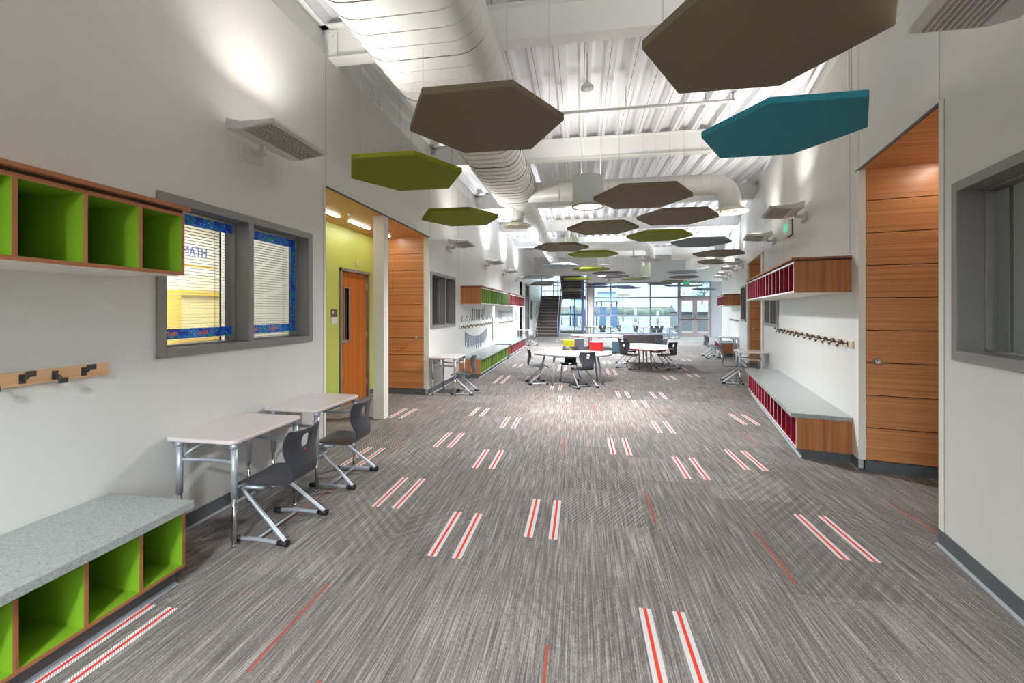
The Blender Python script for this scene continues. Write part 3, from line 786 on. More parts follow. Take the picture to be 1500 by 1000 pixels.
for xx in (-.4, .5, 1.4):
    m = MB(); m.tube([(xx, 8.1, 3.72), (xx+.012, 8.1, 3.72)], .189, 24); m.build('seam_band', MATS['duct_seam_grey'], t)
diffuser(t, (2.64, 8.1, 3.22), .30, DIFF)
t = thing('drop_diffuser', 'round ceiling diffuser on a short drop below the left duct', 'diffuser', (0,0,0), 0, 'round diffusers')
m = MB(); m.cyl((-1.34, 9.0, 3.30), (-1.3, 9.0, 3.7), .125, n=24); m.build('duct_drop', DUCT, t)
diffuser(t, (-1.34, 9.0, 3.26), .31, DIFF)
t = thing('branch_duct', 'smaller round branch duct with elbow down to a square diffuser, in mid hall', 'duct', (0,0,0), 0, 'round branch ducts')
m = MB(); m.tube(arcpath((-.98, 15.3, 3.72), (2.42, 15.3, 3.22), (2.42, 15.3, 3.72), .3, 8), .16, 20); m.build('duct_pipe', DUCT, t)
m = MB(); m.add([(2.42-.42, 15.3, 3.22), (2.42, 15.3-.42, 3.22), (2.42+.42, 15.3, 3.22), (2.42, 15.3+.42, 3.22), (2.42-.2, 15.3, 3.14), (2.42, 15.1, 3.14), (2.62, 15.3, 3.14), (2.42, 15.5, 3.14)], [(0,1,5,4),(1,2,6,5),(2,3,7,6),(3,0,4,7),(4,5,6,7),(0,3,2,1)]); m.build('square_diffuser', SCONL, t)
t = thing('branch_duct', 'short fat round duct with square box above the right far hexagons', 'duct', (0,0,0), 0, 'round branch ducts')
m = MB(); m.tube([(3.3, 16.2, 3.52), (4.7, 16.0, 3.52)], .21, 20); m.build('duct_pipe', DUCT, t)
m = MB(); m.box(3.85, 4.45, 15.7, 16.5, 2.98, 3.30); m.build('plenum_box', DUCT, t)

# sprinkler line and pendants under the deck
t = thing('sprinkler_pipe', 'thin white sprinkler pipe crossing under the deck beside the teal hexagon', 'pipe', (0,0,0))
m = MB(); m.tube([(-.75, 5.8, 4.14), (1.95, 5.8, 4.14)], .022, 12); m.build('pipe_run', BEAM, t)
for xx in (-.3, .6, 1.6):
    m = MB(); m.tube([(xx, 5.8, 4.44), (xx, 5.8, 4.14)], .006, 6); m.build('hanger_rod', CABLE, t)
m = MB(); m.cyl((1.93, 5.8, 4.14), (1.93, 5.8, 4.26), .012, n=8); m.cyl((1.93, 5.8, 4.24), (1.93, 5.8, 4.25), .022, n=12); m.build('sprinkler_head', NICKEL, t)
t = thing('ceiling_speaker', 'small white cone fixture hanging from the deck between two taupe hexagons', 'fixture', (.08, 5.0, 0))
m = MB(); m.tube([(0,0,4.44), (0,0,4.10)], .012, 8); m.build('rod', BEAM, t)
m = MB(); m.lathe([(.012, 4.11), (.07, 4.06), (.075, 4.03), (.001, 4.03)], n=20); m.build('cone_housing', BEAM, t)
t = thing('pendant_rod_disc', 'small dark disc on a long thin rod hanging in mid hall', 'fixture', (1.86, 15.5, 0))
m = MB(); m.tube([(0,0,4.43), (0,0,3.36)], .02, 8); m.build('rod', BEAM, t)
m = MB(); m.lathe([(.02, 3.38), (.16, 3.36), (.16, 3.34), (.001, 3.33)], n=20); m.build('disc', SCONL, t)
# drum pendants
def drum(x, y, z, R, h, label, shade=MESH, power=1150, beam=0, tint=(.92, .95, 1)):
    t = thing('drum_pendant', label, 'pendant light', (x, y, 0), 0, 'drum pendants along the hall')
    m = MB(); m.lathe([(R, z), (R, z+h), (R*.985, z+h), (R*.985, z+.02)], n=40); m.build('mesh_shade', shade, t)
    m = MB(); m.lathe([(R*1.01, z), (R*1.01, z+.02), (R*.95, z+.02), (R*.95, z)], n=40); m.build('bottom_ring', SCONL, t)
    m = MB(); m.lathe([(.001, z+.012), (R*.95, z+.012)], n=40); m.build('diffuser_disc', DRUML, t)
    m = MB(); m.lathe([(.001, z+h-.01), (R*.98, z+h-.01)], n=40); m.build('top_plate', SCONL, t)
    for a in (0, 2*PI/3, 4*PI/3):
        m = MB(); m.tube([(R*.8*math.cos(a), R*.8*math.sin(a), z+h), (R*.8*math.cos(a), R*.8*math.sin(a), 4.44)], .003, 5); m.build('hanging_cable', CABLE, t)
    L = bpy.data.lights.new('drum_glow', 'SPOT'); L.energy = power; L.spot_size = math.radians(165); L.spot_blend = .8; L.color = tint; L.shadow_soft_size = R*.8
    lo = bpy.data.objects.new('drum_glow', L); COL.objects.link(lo); lo.parent = t; lo.location = (0, 0, z-.02)
    U = bpy.data.lights.new('added_deck_fill', 'AREA'); U.shape = 'DISK'; U.size = R*1.8; U.energy = min(power, 1100)*.011; U.color = (1, .96, .92)  # extra light added above the closed top plate to brighten the deck
    uo = bpy.data.objects.new('added_deck_fill', U); COL.objects.link(uo); uo.parent = t; uo.location = (0, 0, z+h+.02); uo.rotation_euler = (PI, 0, 0)
    if beam:
        L2 = bpy.data.lights.new('drum_beam', 'SPOT'); L2.energy = beam; L2.spot_size = math.radians(52); L2.spot_blend = .8; L2.color = (1, .84, .68); L2.shadow_soft_size = R*.6
        l2 = bpy.data.objects.new('drum_beam', L2); COL.objects.link(l2); l2.parent = t; l2.location = (0, 0, z-.02)
drum(.115, 6.4, 2.99, .23, .44, 'grey mesh drum pendant nearest the camera, behind a taupe hexagon', beam=150)
drum(.937, 16.7, 3.24, .27, .50, 'grey mesh drum pendant in mid hall above a lime hexagon', power=4200, tint=(.84, .92, 1))
drum(1.70, 22.8, 2.95, .26, .30, 'small drum pendant near the glass front', power=1600, tint=(.84, .92, 1))
drum(-.75, -2.0, 3.16, .255, .50, 'added unseen fill drum pendant behind the camera position', power=1800)  # extra pendant out of view, added to fill the foreground with light
for x, y, z, label in ((-.246, 13.0, 3.2, 'pale green drum pendant half hidden behind a taupe hexagon'), (2.85, 19.4, 2.98, 'pale green drum pendant low in the far middle')):
    drum(x, y, z, .20, .46, label, PALEG, 1600, tint=(.84, .92, 1))

# ------------------------------------------------------------------ hexagon acoustic panels
FELT = dict(taupe=TAUPE, lime=LIMEF, teal=TEALF, slate=SLATEF, char=CHARF, olive=OLIVEF, blue=BLUEF)
HEX = [
 ('taupe', -.73, 3.20, 2.88, 'large taupe hexagon in front of the big duct, over the left side'),
 ('lime', -1.80, 4.18, 2.86, 'lime hexagon hanging nearest the left wall, above the alcove edge'),
 ('taupe', .94, 2.385, 2.87, 'largest taupe hexagon overhead, cut by the top of the photo'),
 ('teal', 1.59, 3.68, 2.87, 'bright teal hexagon hanging beside the right wall'),
 ('lime', -1.83, 6.30, 2.86, 'second lime hexagon at the left, in front of a wall sconce'),
 ('taupe', .775, 5.55, 2.87, 'taupe hexagon beside the nearest mesh drum pendant'),
 ('taupe', 1.48, 6.88, 2.88, 'taupe hexagon overlapping the round white diffuser on the right'),
 ('taupe', .38, 7.48, 2.86, 'taupe hexagon just below the nearest mesh drum pendant'),
 ('lime', 1.49, 8.45, 2.86, 'lime hexagon under the branch duct, right of centre'),
 ('slate', 2.53, 9.50, 2.88, 'slate grey hexagon right of the lime one, left of the right wall'),
 ('taupe', 3.38, 11.15, 2.84, 'upper of two taupe hexagons near the right wall sconces'),
 ('taupe', 3.98, 13.05, 2.85, 'lower of two taupe hexagons near the right wall sconces'),
 ('taupe', -.42, 9.50, 2.84, 'taupe hexagon in front of the pale green drum, left of centre'),
 ('lime', .305, 10.6, 2.82, 'lime hexagon left of centre below the nearest drum'),
 ('slate', -.62, 13.75, 2.89, 'slate hexagon at the lower end of the long duct'),
 ('lime', .36, 14.2, 2.79, 'lime hexagon below the glowing drum disc in mid hall'),
 ('char', 1.03, 15.85, 2.80, 'upper of two charcoal hexagons in the middle distance'),
 ('char', 1.29, 17.1, 2.78, 'lower of two charcoal hexagons in the middle distance'),
 ('slate', -1.56, 16.0, 2.70, 'pale slate hexagon floating left, over the far left sconces'),
 ('slate', -1.66, 20.2, 2.77, 'slate hexagon before the bright landing window above the stairs'),
 ('taupe', -2.0, 21.9, 2.79, 'low taupe hexagon at far left beside the stairs'),
 ('lime', -.11, 18.3, 2.79, 'lime hexagon in front of the upper stair flight'),
 ('olive', 2.25, 18.3, 2.76, 'dark olive hexagon in front of a pale drum, far centre'),
 ('slate', 4.05, 17.7, 2.96, 'higher of the two far right slate hexagons below the duct box'),
 ('char', 4.30, 18.7, 2.84, 'charcoal hexagon under the duct box at far right'),
 ('olive', 4.48, 21.5, 2.86, 'olive hexagon near the green exit sign'),
 ('char', 4.14, 23.3, 2.84, 'charcoal hexagon close to the glass front, right of centre'),
 ('blue', 5.10, 23.95, 2.78, 'dusty blue hexagon against the glass front near the doors'),
 ('slate', 5.40, 22.2, 2.67, 'slate hexagon just above the entry doors'),
 ('slate', 6.55, 24.02, 2.60, 'upper slate hexagon by the right end of the glass front'),
 ('slate', 6.32, 22.78, 2.50, 'lower slate hexagon by the right end of the glass front'),
 ('blue', 1.00, 23.1, 2.83, 'upper blue hexagon left in front of the glass front'),
 ('blue', .86, 21.9, 2.64, 'lower blue hexagon left in front of the glass front'),
 ('blue', 1.95, 21.2, 2.60, 'blue hexagon below the far centre pendants'),
 ('blue', 2.65, 23.9, 2.68, 'small far blue hexagon right of the playground roof'),
 ('taupe', -.37, 20.6, 2.42, 'low taupe hexagon crossing the lower edge of the upper stair flight')]
def cable_top(x, y):
    """the deck, or the underside of a duct when one is in the way"""
    if y < 4.7 and abs(x+1.27) < .62: return 3.53
    if y < 8.5 and abs(x+1.28) < .50: return 3.53
    if y < 20 and abs(x+1.2) < .30: return 3.55
    for by, x1, r in ((8.1, 2.9, .2), (15.3, 2.6, .18)):
        if abs(y-by) < r and -1 < x < x1: return 3.52
    if abs(y-16.1) < .5 and 3.2 < x < 4.8: return 2.98 if abs(x-4.15) < .32 else 3.3
    return 4.43
def make_hex(kind, x, y, z, label):
    R, th = .61, .05
    t = thing('acoustic_panel', label, 'ceiling panel', (x, y, z), 0, kind + ' hexagon ceiling panels')
    m = MB(); m.prism([(R*math.cos(PI/3*k), R*math.sin(PI/3*k)) for k in range(6)], 0, th); m.build('felt_board', FELT[kind], t, bevel=.004, seg=1)
    for k in (0, 2, 3, 5):
        cx, cy = .5*math.cos(PI/3*k), .5*math.sin(PI/3*k)
        m = MB(); m.tube([(cx, cy, th), (cx, cy, cable_top(x+cx, y+cy)-z)], .0016, 5); m.build('hanging_cable', CABLE, t)
for h in HEX: make_hex(*h)

# ------------------------------------------------------------------ sconces
def make_sconce(label, loc, rot, lamp):
    t = thing('wall_sconce', label, 'wall light', loc, rot, 'wall sconces')
    L = .325
    m = MB(); m.section([(-.08, .085), (-.08, .012), (-.19, .0), (-.47, .035), (-.47, .060), (-.42, .058), (-.2, .058), (-.1, .085)], -L, L); m.build('housing', SCON, t, bevel=.003, seg=1)
    m = MB()
    for k in range(9):
        y0 = -.215-.025*k; z0 = .0+.035*((-.19-y0)/.28)
        m.box(-L+.02, L-.02, y0-.011, y0, z0-.006, z0+.004)
    m.build('louver', SCONL, t)
    m = MB(); m.box(-.11, .11, -.03, 0, -.11, -.01); m.build('wall_plate', SCON, t, bevel=.002, seg=1)
    m = MB(); m.box(-.02, .02, -.12, -.03, -.06, -.03); m.box(-.02, .02, -.13, -.10, -.06, .02); m.build('arm', SCON, t)
    m = MB(); m.box(-L+.04, L-.04, -.40, -.24, .060, .066); m.build('lamp', lamp, t)
    A = bpy.data.lights.new('sconce_uplight', 'AREA'); A.shape = 'RECTANGLE'; A.size = .56; A.size_y = .15; A.energy = 31; A.spread = math.radians(124); A.color = (1, .96, .91)
    ao = bpy.data.objects.new('sconce_uplight', A); COL.objects.link(ao); ao.parent = t; ao.location = (0, -.31, .075); ao.rotation_euler = (PI+.36, 0, 0)
    return t
def far_lamps(t, d):
    if d < 10: return
    for c in t.children:
        if c.type == 'LIGHT':
            c.data = c.data.copy(); c.data.energy = 100; c.data.color = (.84, .92, 1)
sc = make_sconce('large angled wall sconce on the left wall above the near window', tuple(LW(2.98, 0, 2.74)), ROT_L, LAMP)
for y, lb in ((8.12, 'first small sconce on the left wall beyond the alcove'), (11.4, 'second sconce beyond the alcove on the left wall'), (14.15, 'third sconce beyond the alcove on the left wall'), (17.0, 'farthest sconce on the left wall, before the stairs'), (-.9, 'added unseen fill sconce on the left wall behind the camera')):  # the last one is out of view, added as fill light
    far_lamps(copy_tree(sc, LW(y, 0, 2.74), ROT_L, lb), y)
for s, lb in ((2.28, 'large wall sconce cut off by the top right corner'), (6.62, 'louvred sconce above the exit box on the right wall'), (8.75, 'louvred sconce above the right wall cubbies, past the exit box'), (13.2, 'first of the four distant sconces on the right wall'), (14.8, 'second of the four distant sconces on the right wall'),
              (16.7, 'third of the four distant sconces on the right wall'), (18.3, 'last of the four distant sconces on the right wall'), (-.9, 'added unseen fill sconce on the right wall behind the camera')):  # last of the list: unseen extra sconce that fills the near end
    far_lamps(copy_tree(sc, RW(s, 0, 2.74), ROT_R, lb), s)

# ------------------------------------------------------------------ cubby units
def cubbies(name, label, cat, loc, rot, n, pitch, depth, z0, z1, inner, edge, bench, ends, group, near_at_zero=True):
    """open cubby run: local x along the wall, front at y=-depth"""
    t = thing(name, label, cat, loc, rot, group)
    L = n*pitch; th = .018
    EE, EP = (edge, edge)
    mats = [inner, edge, ends, UNDER]
    for x0 in (0, L-th):
        m = MB(); m.box(x0, x0+th, -depth, 0, z0, z1, 0, {'-y': 1, '-x': 2 if x0 == 0 else 0, '+x': 0 if x0 == 0 else 2}); m.build('end_panel', mats, t)
    m = MB(); m.box(th, L-th, -depth, 0, z0, z0+th, 0, {'-y': 1, '-z': 3}); m.build('bottom_panel', mats, t)
    m = MB(); m.box(th, L-th, -depth, 0, z1-th, z1, 0, {'-y': 1}); m.build('top_panel', mats, t)
    m = MB(); m.box(th, L-th, -.012, 0, z0+th, z1-th, 0); m.build('back_panel', mats, t)
    for k in range(1, n):
        w = .006 if (edge is PALEEDGE and k % 4) else .009
        m = MB(); m.box(k*pitch-w, k*pitch+w, -depth, -.012, z0+th, z1-th, 0, {'-y': 1}); m.build('divider', [inner, EDGEV if edge is EDGEW else edge], t)
    if bench:
        m = MB(); m.prism(rrect(-.012, L+.012, -depth-.05, 0, .006, 2), z1, z1+.042); m.build('countertop', SLAB, t, bevel=.004)
        m = MB(); m.box(.01, L-.01, -depth+.05, 0, 0, z0, 0); m.section([(-depth+.05, 0), (-depth+.03, 0), (-depth+.05, .014)], .01, L-.01, 1); m.build('toe_kick', [KICK, BASETOE], t)
    else:
        m = MB(); m.box(0, L, -depth+.012, 0, z1, z1+.016, 1); m.box(-.012, L+.018, -depth-.022, 0, z1+.016, z1+.036, 0); m.build('cap_board', [edge if edge is EDGEW else EDGEW, JOINT], t)
    return t
# near left (lime): local x = +Y
PT = .2285
cubbies('wall_cubby_shelf', 'nearest wall-hung lime cubby shelf with wood edges, left foreground', 'cubby shelf', (WX, 1.947-8*PT, 0), ROT_L, 8, PT, .50, 1.637, 1.965, LIME, EDGEW, False, WOODV, 'wall-hung cubby shelves')
cubbies('cubby_bench', 'nearest lime cubby bench with speckled grey top, left foreground', 'bench', (WX+.004, 1.947-8*PT, 0), ROT_L, 8, PT, .50, .09, .40, LIME, EDGEW, True, WOODV, 'cubby benches')
cubbies('cubby_bench', 'lime cubby bench beyond the alcove, half hidden by the distant desk', 'bench', (WX+.004, 8.85, 0), ROT_L, 15, PT, .47, .09, .40, LIME, PALEEDGE, True, WOODV, 'cubby benches')
cubbies('wall_cubby_shelf', 'wall-hung lime cubby shelf with wood end, beyond the left alcove', 'cubby shelf', (WX, 8.95, 0), ROT_L, 15, PT, .46, 1.60, 1.96, LIME, PALEEDGE, False, WOODV, 'wall-hung cubby shelves')
cubbies('cubby_bench', 'small far red cubby bench on the left wall, before the stairs', 'bench', (WX+.004, 12.7, 0), ROT_L, 16, PT, .47, .09, .40, PLUM, PALEEDGE, True, WOODV, 'cubby benches')
cubbies('wall_cubby_shelf', 'small far red wall-hung cubby shelf on the left wall', 'cubby shelf', (WX+.001, 12.75, 0), ROT_L, 15, PT, .46, 1.60, 1.96, PLUM, PALEEDGE, False, WOODV, 'wall-hung cubby shelves')
# right: local x runs towards the camera
p_ = RW(4.93+15*.232, 0); cubbies('cubby_bench', 'red cubby bench with grey top along the right wall', 'bench', tuple(p_), ROT_R, 15, .232, .45, .09, .40, PLUM, PALEEDGE, True, WOODV, 'cubby benches')
p_ = RW(4.955+15*.232, 0); cubbies('wall_cubby_shelf', 'red wall-hung cubby shelf with wood end on the right wall', 'cubby shelf', tuple(p_), ROT_R, 15, .232, .465, 1.63, 1.94, PLUM, PALEEDGE, False, WOODV, 'wall-hung cubby shelves')
p_ = RW(13.75+12*.232, 0); cubbies('wall_cubby_shelf', 'distant plum wall-hung cubby shelf far along the right wall', 'cubby shelf', tuple(p_), ROT_R, 12, .232, .44, 1.60, 1.90, PLUM, PALEEDGE, False, WOODV, 'wall-hung cubby shelves')
p_ = RW(14.9+12*.232, 0); cubbies('cubby_bench', 'distant low cubby bench far along the right wall behind desks', 'bench', tuple(p_), ROT_R, 12, .232, .45, .09, .40, PLUM, PALEEDGE, True, WOODV, 'cubby benches')

# ------------------------------------------------------------------ hook rails
PALERAIL = wood('pale_rail_wood', rgb(208, 186, 162), rgb(232, 216, 196), 'x', .4)
def hookrail(label, loc, rot, L, xs, z=1.10, h=.066, wd=None):
    t = thing('coat_hook_rail', label, 'hook rail', loc, rot, 'coat hook rails')
    m = MB(); m.box(0, L, -.018, 0, z, z+h); m.build('rail_board', wd or PALERAIL, t, bevel=.002, seg=1)
    for k, x in enumerate(xs):
        up = 1 if k % 2 == 0 else -1
        m = MB(); zc = z+h/2
        m.box(x-.012, x+.012, -.022, -.018, zc-.022, zc+.022)
        m.tube([(x, -.022, zc), (x, -.045, zc+.004*up), (x, -.062, zc+.02*up)], .007, 6)
        m.box(x-.017, x+.017, -.075, -.062, zc+.012*up-(.0 if up > 0 else .026), zc+.012*up+(.026 if up > 0 else .0))
        m.build('coat_hook', GUNM, t)
hookrail('pale wood rail with dark coat hooks below the near lime shelf', (WX, .2, 0), ROT_L, 1.745, [.24+.124*k-.1 for k in range(13)], wd=MAPLE)
hookrail('pale hook rail between the paper garlands on the left wall', (WX, 8.82, 0), ROT_L, 3.4, [.12+.16*k for k in range(20)], 1.06)
hookrail('pale hook rail above the far red bench on the left wall', (WX, 13.1, 0), ROT_L, 3.1, [.12+.2*k for k in range(15)], 1.03)
p_ = RW(8.40, 0); hookrail('hook rail with dark hooks along the right wall, far half', tuple(p_), ROT_R, 1.78, [.08+.125*k for k in range(14)], 1.10)
p_ = RW(6.58, 0); hookrail('hook rail with dark hooks along the right wall, near half', tuple(p_), ROT_R, 1.70, [.08+.125*k for k in range(13)], 1.10)
p_ = RW(16.6, 0); hookrail('tiny hook rail far along the right wall', tuple(p_), ROT_R, 2.9, [.1+.25*k for k in range(11)], 1.12)
# name tags above the left hook rail
for k in range(19):
    m = MB(); m.box(-.022, .022, -.003, 0, -.03, .03)
    tag(m.build('name_tag', TAGM, loc=(WX, 9.05+k*.165, 1.235), rotz=ROT_L), 'small dark name tag in the lower row above the left hook rail', 'name tag', 'lower row of name tags')
for k in range(8):
    m = MB(); m.box(-.025, .025, -.003, 0, -.03, .03)
    tag(m.build('name_tag', TAGM, loc=(WX, 9.05+k*.38, 1.315), rotz=ROT_L), 'small dark name tag in the sparse upper row above the left hook rail', 'name tag', 'upper row of name tags')
# paper strip garlands
def garland(label, y0, y1, ztop, sag, lens, n):
    t = thing('paper_garland', label, 'garland', (WX, y0, 0), ROT_L, 'paper strip garlands'); L = y1-y0
    zz = lambda q: ztop - sag*(1-(2*q-1)**2)
    m = MB(); m.tube([(L*q/16, -.004, zz(q/16)) for q in range(17)], .004, 5); m.build('string', TAGM, t)
    r = random.Random(int(y0*100))
    for k in range(n):
        q = (k+.5)/n; l = r.uniform(*lens)
        m = MB(); m.box(L*q-.014, L*q+.014, -.010, -.001, zz(q)-l, zz(q)); m.build('paper_strip', PAPER, t)
garland('swag of long grey paper strips hanging below the left hook rail', 9.25, 11.55, .98, .16, (.20, .32), 22)
garland('row of grey paper strips hanging under the lime wall shelf', 9.9, 11.3, 1.52, .05, (.18, .30), 8)
garland('dense row of grey paper strips above the far red bench', 13.2, 16.2, 1.46, .02, (.20, .34), 18)
m = MB(); m.box(-.26, .26, -.02, 0, -.34, .34); tag(m.build('pinned_board', mat('cork_strip_beige', rgb(168, 166, 158), .7), loc=(WX, 12.55, .92), rotz=ROT_L), 'narrow beige board hanging between the two left hook rails', 'board')
m = MB(); m.box(-.25, .25, -.004, 0, -.14, .14); tag(m.build('notice_sheet', mat('notice_blue', rgb(150, 170, 190), .6), loc=(WX, 17.1, 1.2), rotz=ROT_L), 'small notice sheet on the left wall beyond the far hook rail', 'notice')
# exit box on the right wall
t = thing('exit_sign', 'small white exit box with green letters on the right wall', 'sign', tuple(RW(7.5, 0, 2.58)), ROT_R, 'exit signs')
m = MB(); m.box(-.17, .17, -.012, 0, -.01, .23); m.build('back_plate', BLACK, t)
m = MB(); m.box(-.16, .16, -.06, -.012, 0, .22); m.build('case', WHITE, t, bevel=.004)
text_mesh('lettering', 'EXIT', .15, EXITG, t, Matrix.Translation((0, -.062, .11)) @ Matrix.Rotation(PI/2, 4, 'X'))

# ------------------------------------------------------------------ desks
def make_desk(label, loc, rot, group='student desks along the walls'):
    t = thing('student_desk', label, 'desk', loc, rot, group)
    zt = .66; hx = .325; d = .515
    m = MB(); m.prism(rrect(-hx, hx, -d, -.005, .05), zt-.026, zt, smooth_side=True); m.build('desk_top', DTOP, t, bevel=.008, seg=3)
    yb, yf, xl = -.085, -.475, .283
    for sx in (-1, 1):
        for y in (yb, yf):
            m = MB(); m.cyl((sx*xl, y, .30), (sx*xl, y, zt-.055), .0185, n=16, mi=0); m.cyl((sx*xl, y, zt-.06), (sx*xl, y, zt-.026), .024, n=16, mi=0)
            m.cyl((sx*xl, y, .012), (sx*xl, y, .31), .0145, n=14, mi=1); m.cyl((sx*xl, y, 0), (sx*xl, y, .014), .02, .016, n=14, mi=1)
            m.build('leg', [SILVER, CHROME], t)
        m = MB()
        m.tube([(sx*xl - sx*.05*math.sin(PI*q/10), yb+(yf-yb)*q/10, .515-.012*math.sin(PI*q/10)) for q in range(11)], .012, 10)
        m.build('side_rail', SILVER, t)
        m = MB(); m.tube([(sx*(xl-.01), yb, .52), (sx*(xl-.06), yb-.03, .56), (sx*(xl-.12), yb-.08, .60), (sx*(xl-.22), yb-.12, .628), (sx*(xl-.283), yb-.13, .63)], .011, 8); m.build('arched_brace', SILVER, t)
    return t
dk = make_desk('student desk nearest the camera, with a pale top against left wall', (WX, 2.585, 0), ROT_L)
copy_tree(dk, (WX+.01, 3.40, 0), ROT_L, 'second student desk with pale top beside the green alcove')
copy_tree(dk, (WX+.01, 7.20, 0), ROT_L, 'distant student desk on the left wall before the lime bench')
copy_tree(dk, RW(9.52, 0.02), ROT_R, 'student desk on the right wall just past the red bench')
copy_tree(dk, RW(14.45, 0.02), ROT_R, 'far student desk on the right wall in front of wood cabinet')
copy_tree(dk, (WX+.02, 17.6, 0), ROT_L, 'tiny far student desk at left near the stairs')

# ------------------------------------------------------------------ chairs
def chair_shell():
    # profile: (y forward, z, half width), from seat front over the seat to the top of the back
    prof = [(.218,.316,.128),(.212,.336,.150),(.180,.349,.172),(.12,.351,.186),(.06,.346,.187),(.0,.339,.180),(-.055,.334,.166),(-.105,.336,.148),(-.150,.350,.132),(-.176,.378,.124),
            (-.186,.415,.124),(-.183,.452,.134),(-.175,.488,.150),(-.168,.525,.164),(-.166,.56,.174),(-.170,.60,.181),(-.179,.636,.182),(-.190,.664,.172),(-.195,.676,.155)]
    nv = 12; vs = []
    for i, (y, z, w) in enumerate(prof):
        a = prof[max(i-1, 0)]; b = prof[min(i+1, len(prof)-1)]
        tx, tz = b[0]-a[0], b[1]-a[1]; l = math.hypot(tx, tz); ny, nz = tz/l, -tx/l     # normal on the sitting side is (-?)
        back = min(1, max(0, (z-.36)/.15)) if i > 6 else 0
        cup = .030*back + (.012 if i <= 6 and i > 1 else 0)
        for k in range(nv+1):
            u = -1+2*k/nv
            d = cup*u*u
            vs.append((u*w, y + ny*d*(1 if back else 0), z + (d if not back else nz*d)))
    fs = []
    hole = {(14, 5), (14, 6), (15, 5), (15, 6)}
    for i in range(len(prof)-1):
        for k in range(nv):
            if (i, k) in hole: continue
            fs.append((i*(nv+1)+k, i*(nv+1)+k+1, (i+1)*(nv+1)+k+1, (i+1)*(nv+1)+k))
    return vs, fs
def make_chair(label, loc, rot, group):
    t = thing('school_chair', label, 'chair', loc, rot, group)
    m = MB(); vs, fs = chair_shell(); m.add(vs, fs, 0, True)
    o = m.build('seat_shell', PLAST, t)
    so = o.modifiers.new('thick', 'SOLIDIFY'); so.thickness = .010; so.offset = 0
    su = o.modifiers.new('smooth', 'SUBSURF'); su.levels = 1; su.render_levels = 1
    def bend(pts, r=.03, n=5):
        out = [Vector(pts[0])]
        for i in range(1, len(pts)-1):
            c = Vector(pts[i]); a = c+(Vector(pts[i-1])-c).normalized()*r; b = c+(Vector(pts[i+1])-c).normalized()*r
            for k in range(n+1):
                q = k/n; out.append(a*(1-q)**2 + c*2*q*(1-q) + b*q*q)
        out.append(Vector(pts[-1])); return out
    for sx in (-1, 1):
        m = MB()
        m.tube(bend([(sx*.135, .02, .322), (sx*.150, .175, .322), (sx*.205, -.195, .016), (sx*.198, .02, .024), (sx*.190, .19, .014)], .035), .0125, 10)
        m.build('frame_tube', SILVER, t)
        m = MB(); m.tube([(sx*.204, -.20, .020), (sx*.203, -.13, .016)], [.022, .016], 10); m.build('rear_glide', BLACK, t)
        m = MB(); m.tube([(sx*.1905, .15, .015), (sx*.190, .20, .015)], [.016, .018], 10); m.build('front_glide', BLACK, t)
    m = MB(); m.tube([(-.198, .02, .024), (.198, .02, .024)], .009, 8); m.build('floor_bar', SILVER, t)
    m = MB(); m.tube([(-.139, .03, .322), (.139, .03, .322)], .009, 8); m.build('seat_bar', SILVER, t)
    m = MB(); m.cyl((0, -.168, .535), (0, -.176, .535), .005, n=8); m.build('red_rivet', mat('red_dot', rgb(200, 60, 50), .5), t)
    return t
def face(dx, dy): return math.atan2(dy, dx) - PI/2
LEFT, RIGHT, AWAY, TOWARD = PI/2, -PI/2, 0, PI
ch = make_chair('charcoal school chair at the nearest student desk', (-1.975, 2.555, 0), LEFT, 'chairs at the wall desks')
def chair(x, y, rot, label, group): return copy_tree(ch, (x, y, 0), rot, label, group)
chair(-2.01, 3.385, LEFT+.03, 'charcoal school chair at the second desk beside the white column', 'chairs at the wall desks')
chair(-2.005, 7.23, LEFT, 'charcoal school chair at the distant desk before the lime bench', 'chairs at the wall desks')
p_ = RW(9.58, .60); chair(p_.x, p_.y, -PI/2-B_ANG, 'charcoal school chair pulled up to the desk past the red bench', 'chairs at the wall desks')
p_ = RW(14.2, .70); chair(p_.x, p_.y, -PI/2-B_ANG+.1, 'charcoal chair at the far desk on the right wall, nearer one', 'chairs at the wall desks')
p_ = RW(14.72, .74); chair(p_.x, p_.y, -PI/2-B_ANG+.3, 'charcoal chair at the far desk on the right wall, farther one', 'chairs at the wall desks')
chair(-1.95, 17.65, LEFT, 'tiny charcoal chair at the far left desk near the stairs', 'chairs at the wall desks')
# round table chairs
chair(-.86, 8.46, face(.95, .26), 'charcoal chair in profile at the left end of oval white table', 'chairs at the oval white table')
chair(.055, 8.15, face(-.52, .85), 'charcoal chair showing its back in front of the oval white table', 'chairs at the oval white table')
chair(-.22, 9.06, face(-.05, -1), 'charcoal chair on the far side of the oval white table', 'chairs at the oval white table')
chair(1.19, 10.98, face(.72, .69), 'front left charcoal chair at the red-edged table', 'chairs at the red-edged table')
chair(2.16, 11.06, face(-.66, .75), 'front right charcoal chair at the red-edged table', 'chairs at the red-edged table')
chair(1.27, 12.06, face(.62, -.78), 'back left charcoal chair behind the red-edged table', 'chairs at the red-edged table')
chair(2.12, 12.08, face(-.6, -.8), 'back right charcoal chair behind the red-edged table', 'chairs at the red-edged table')

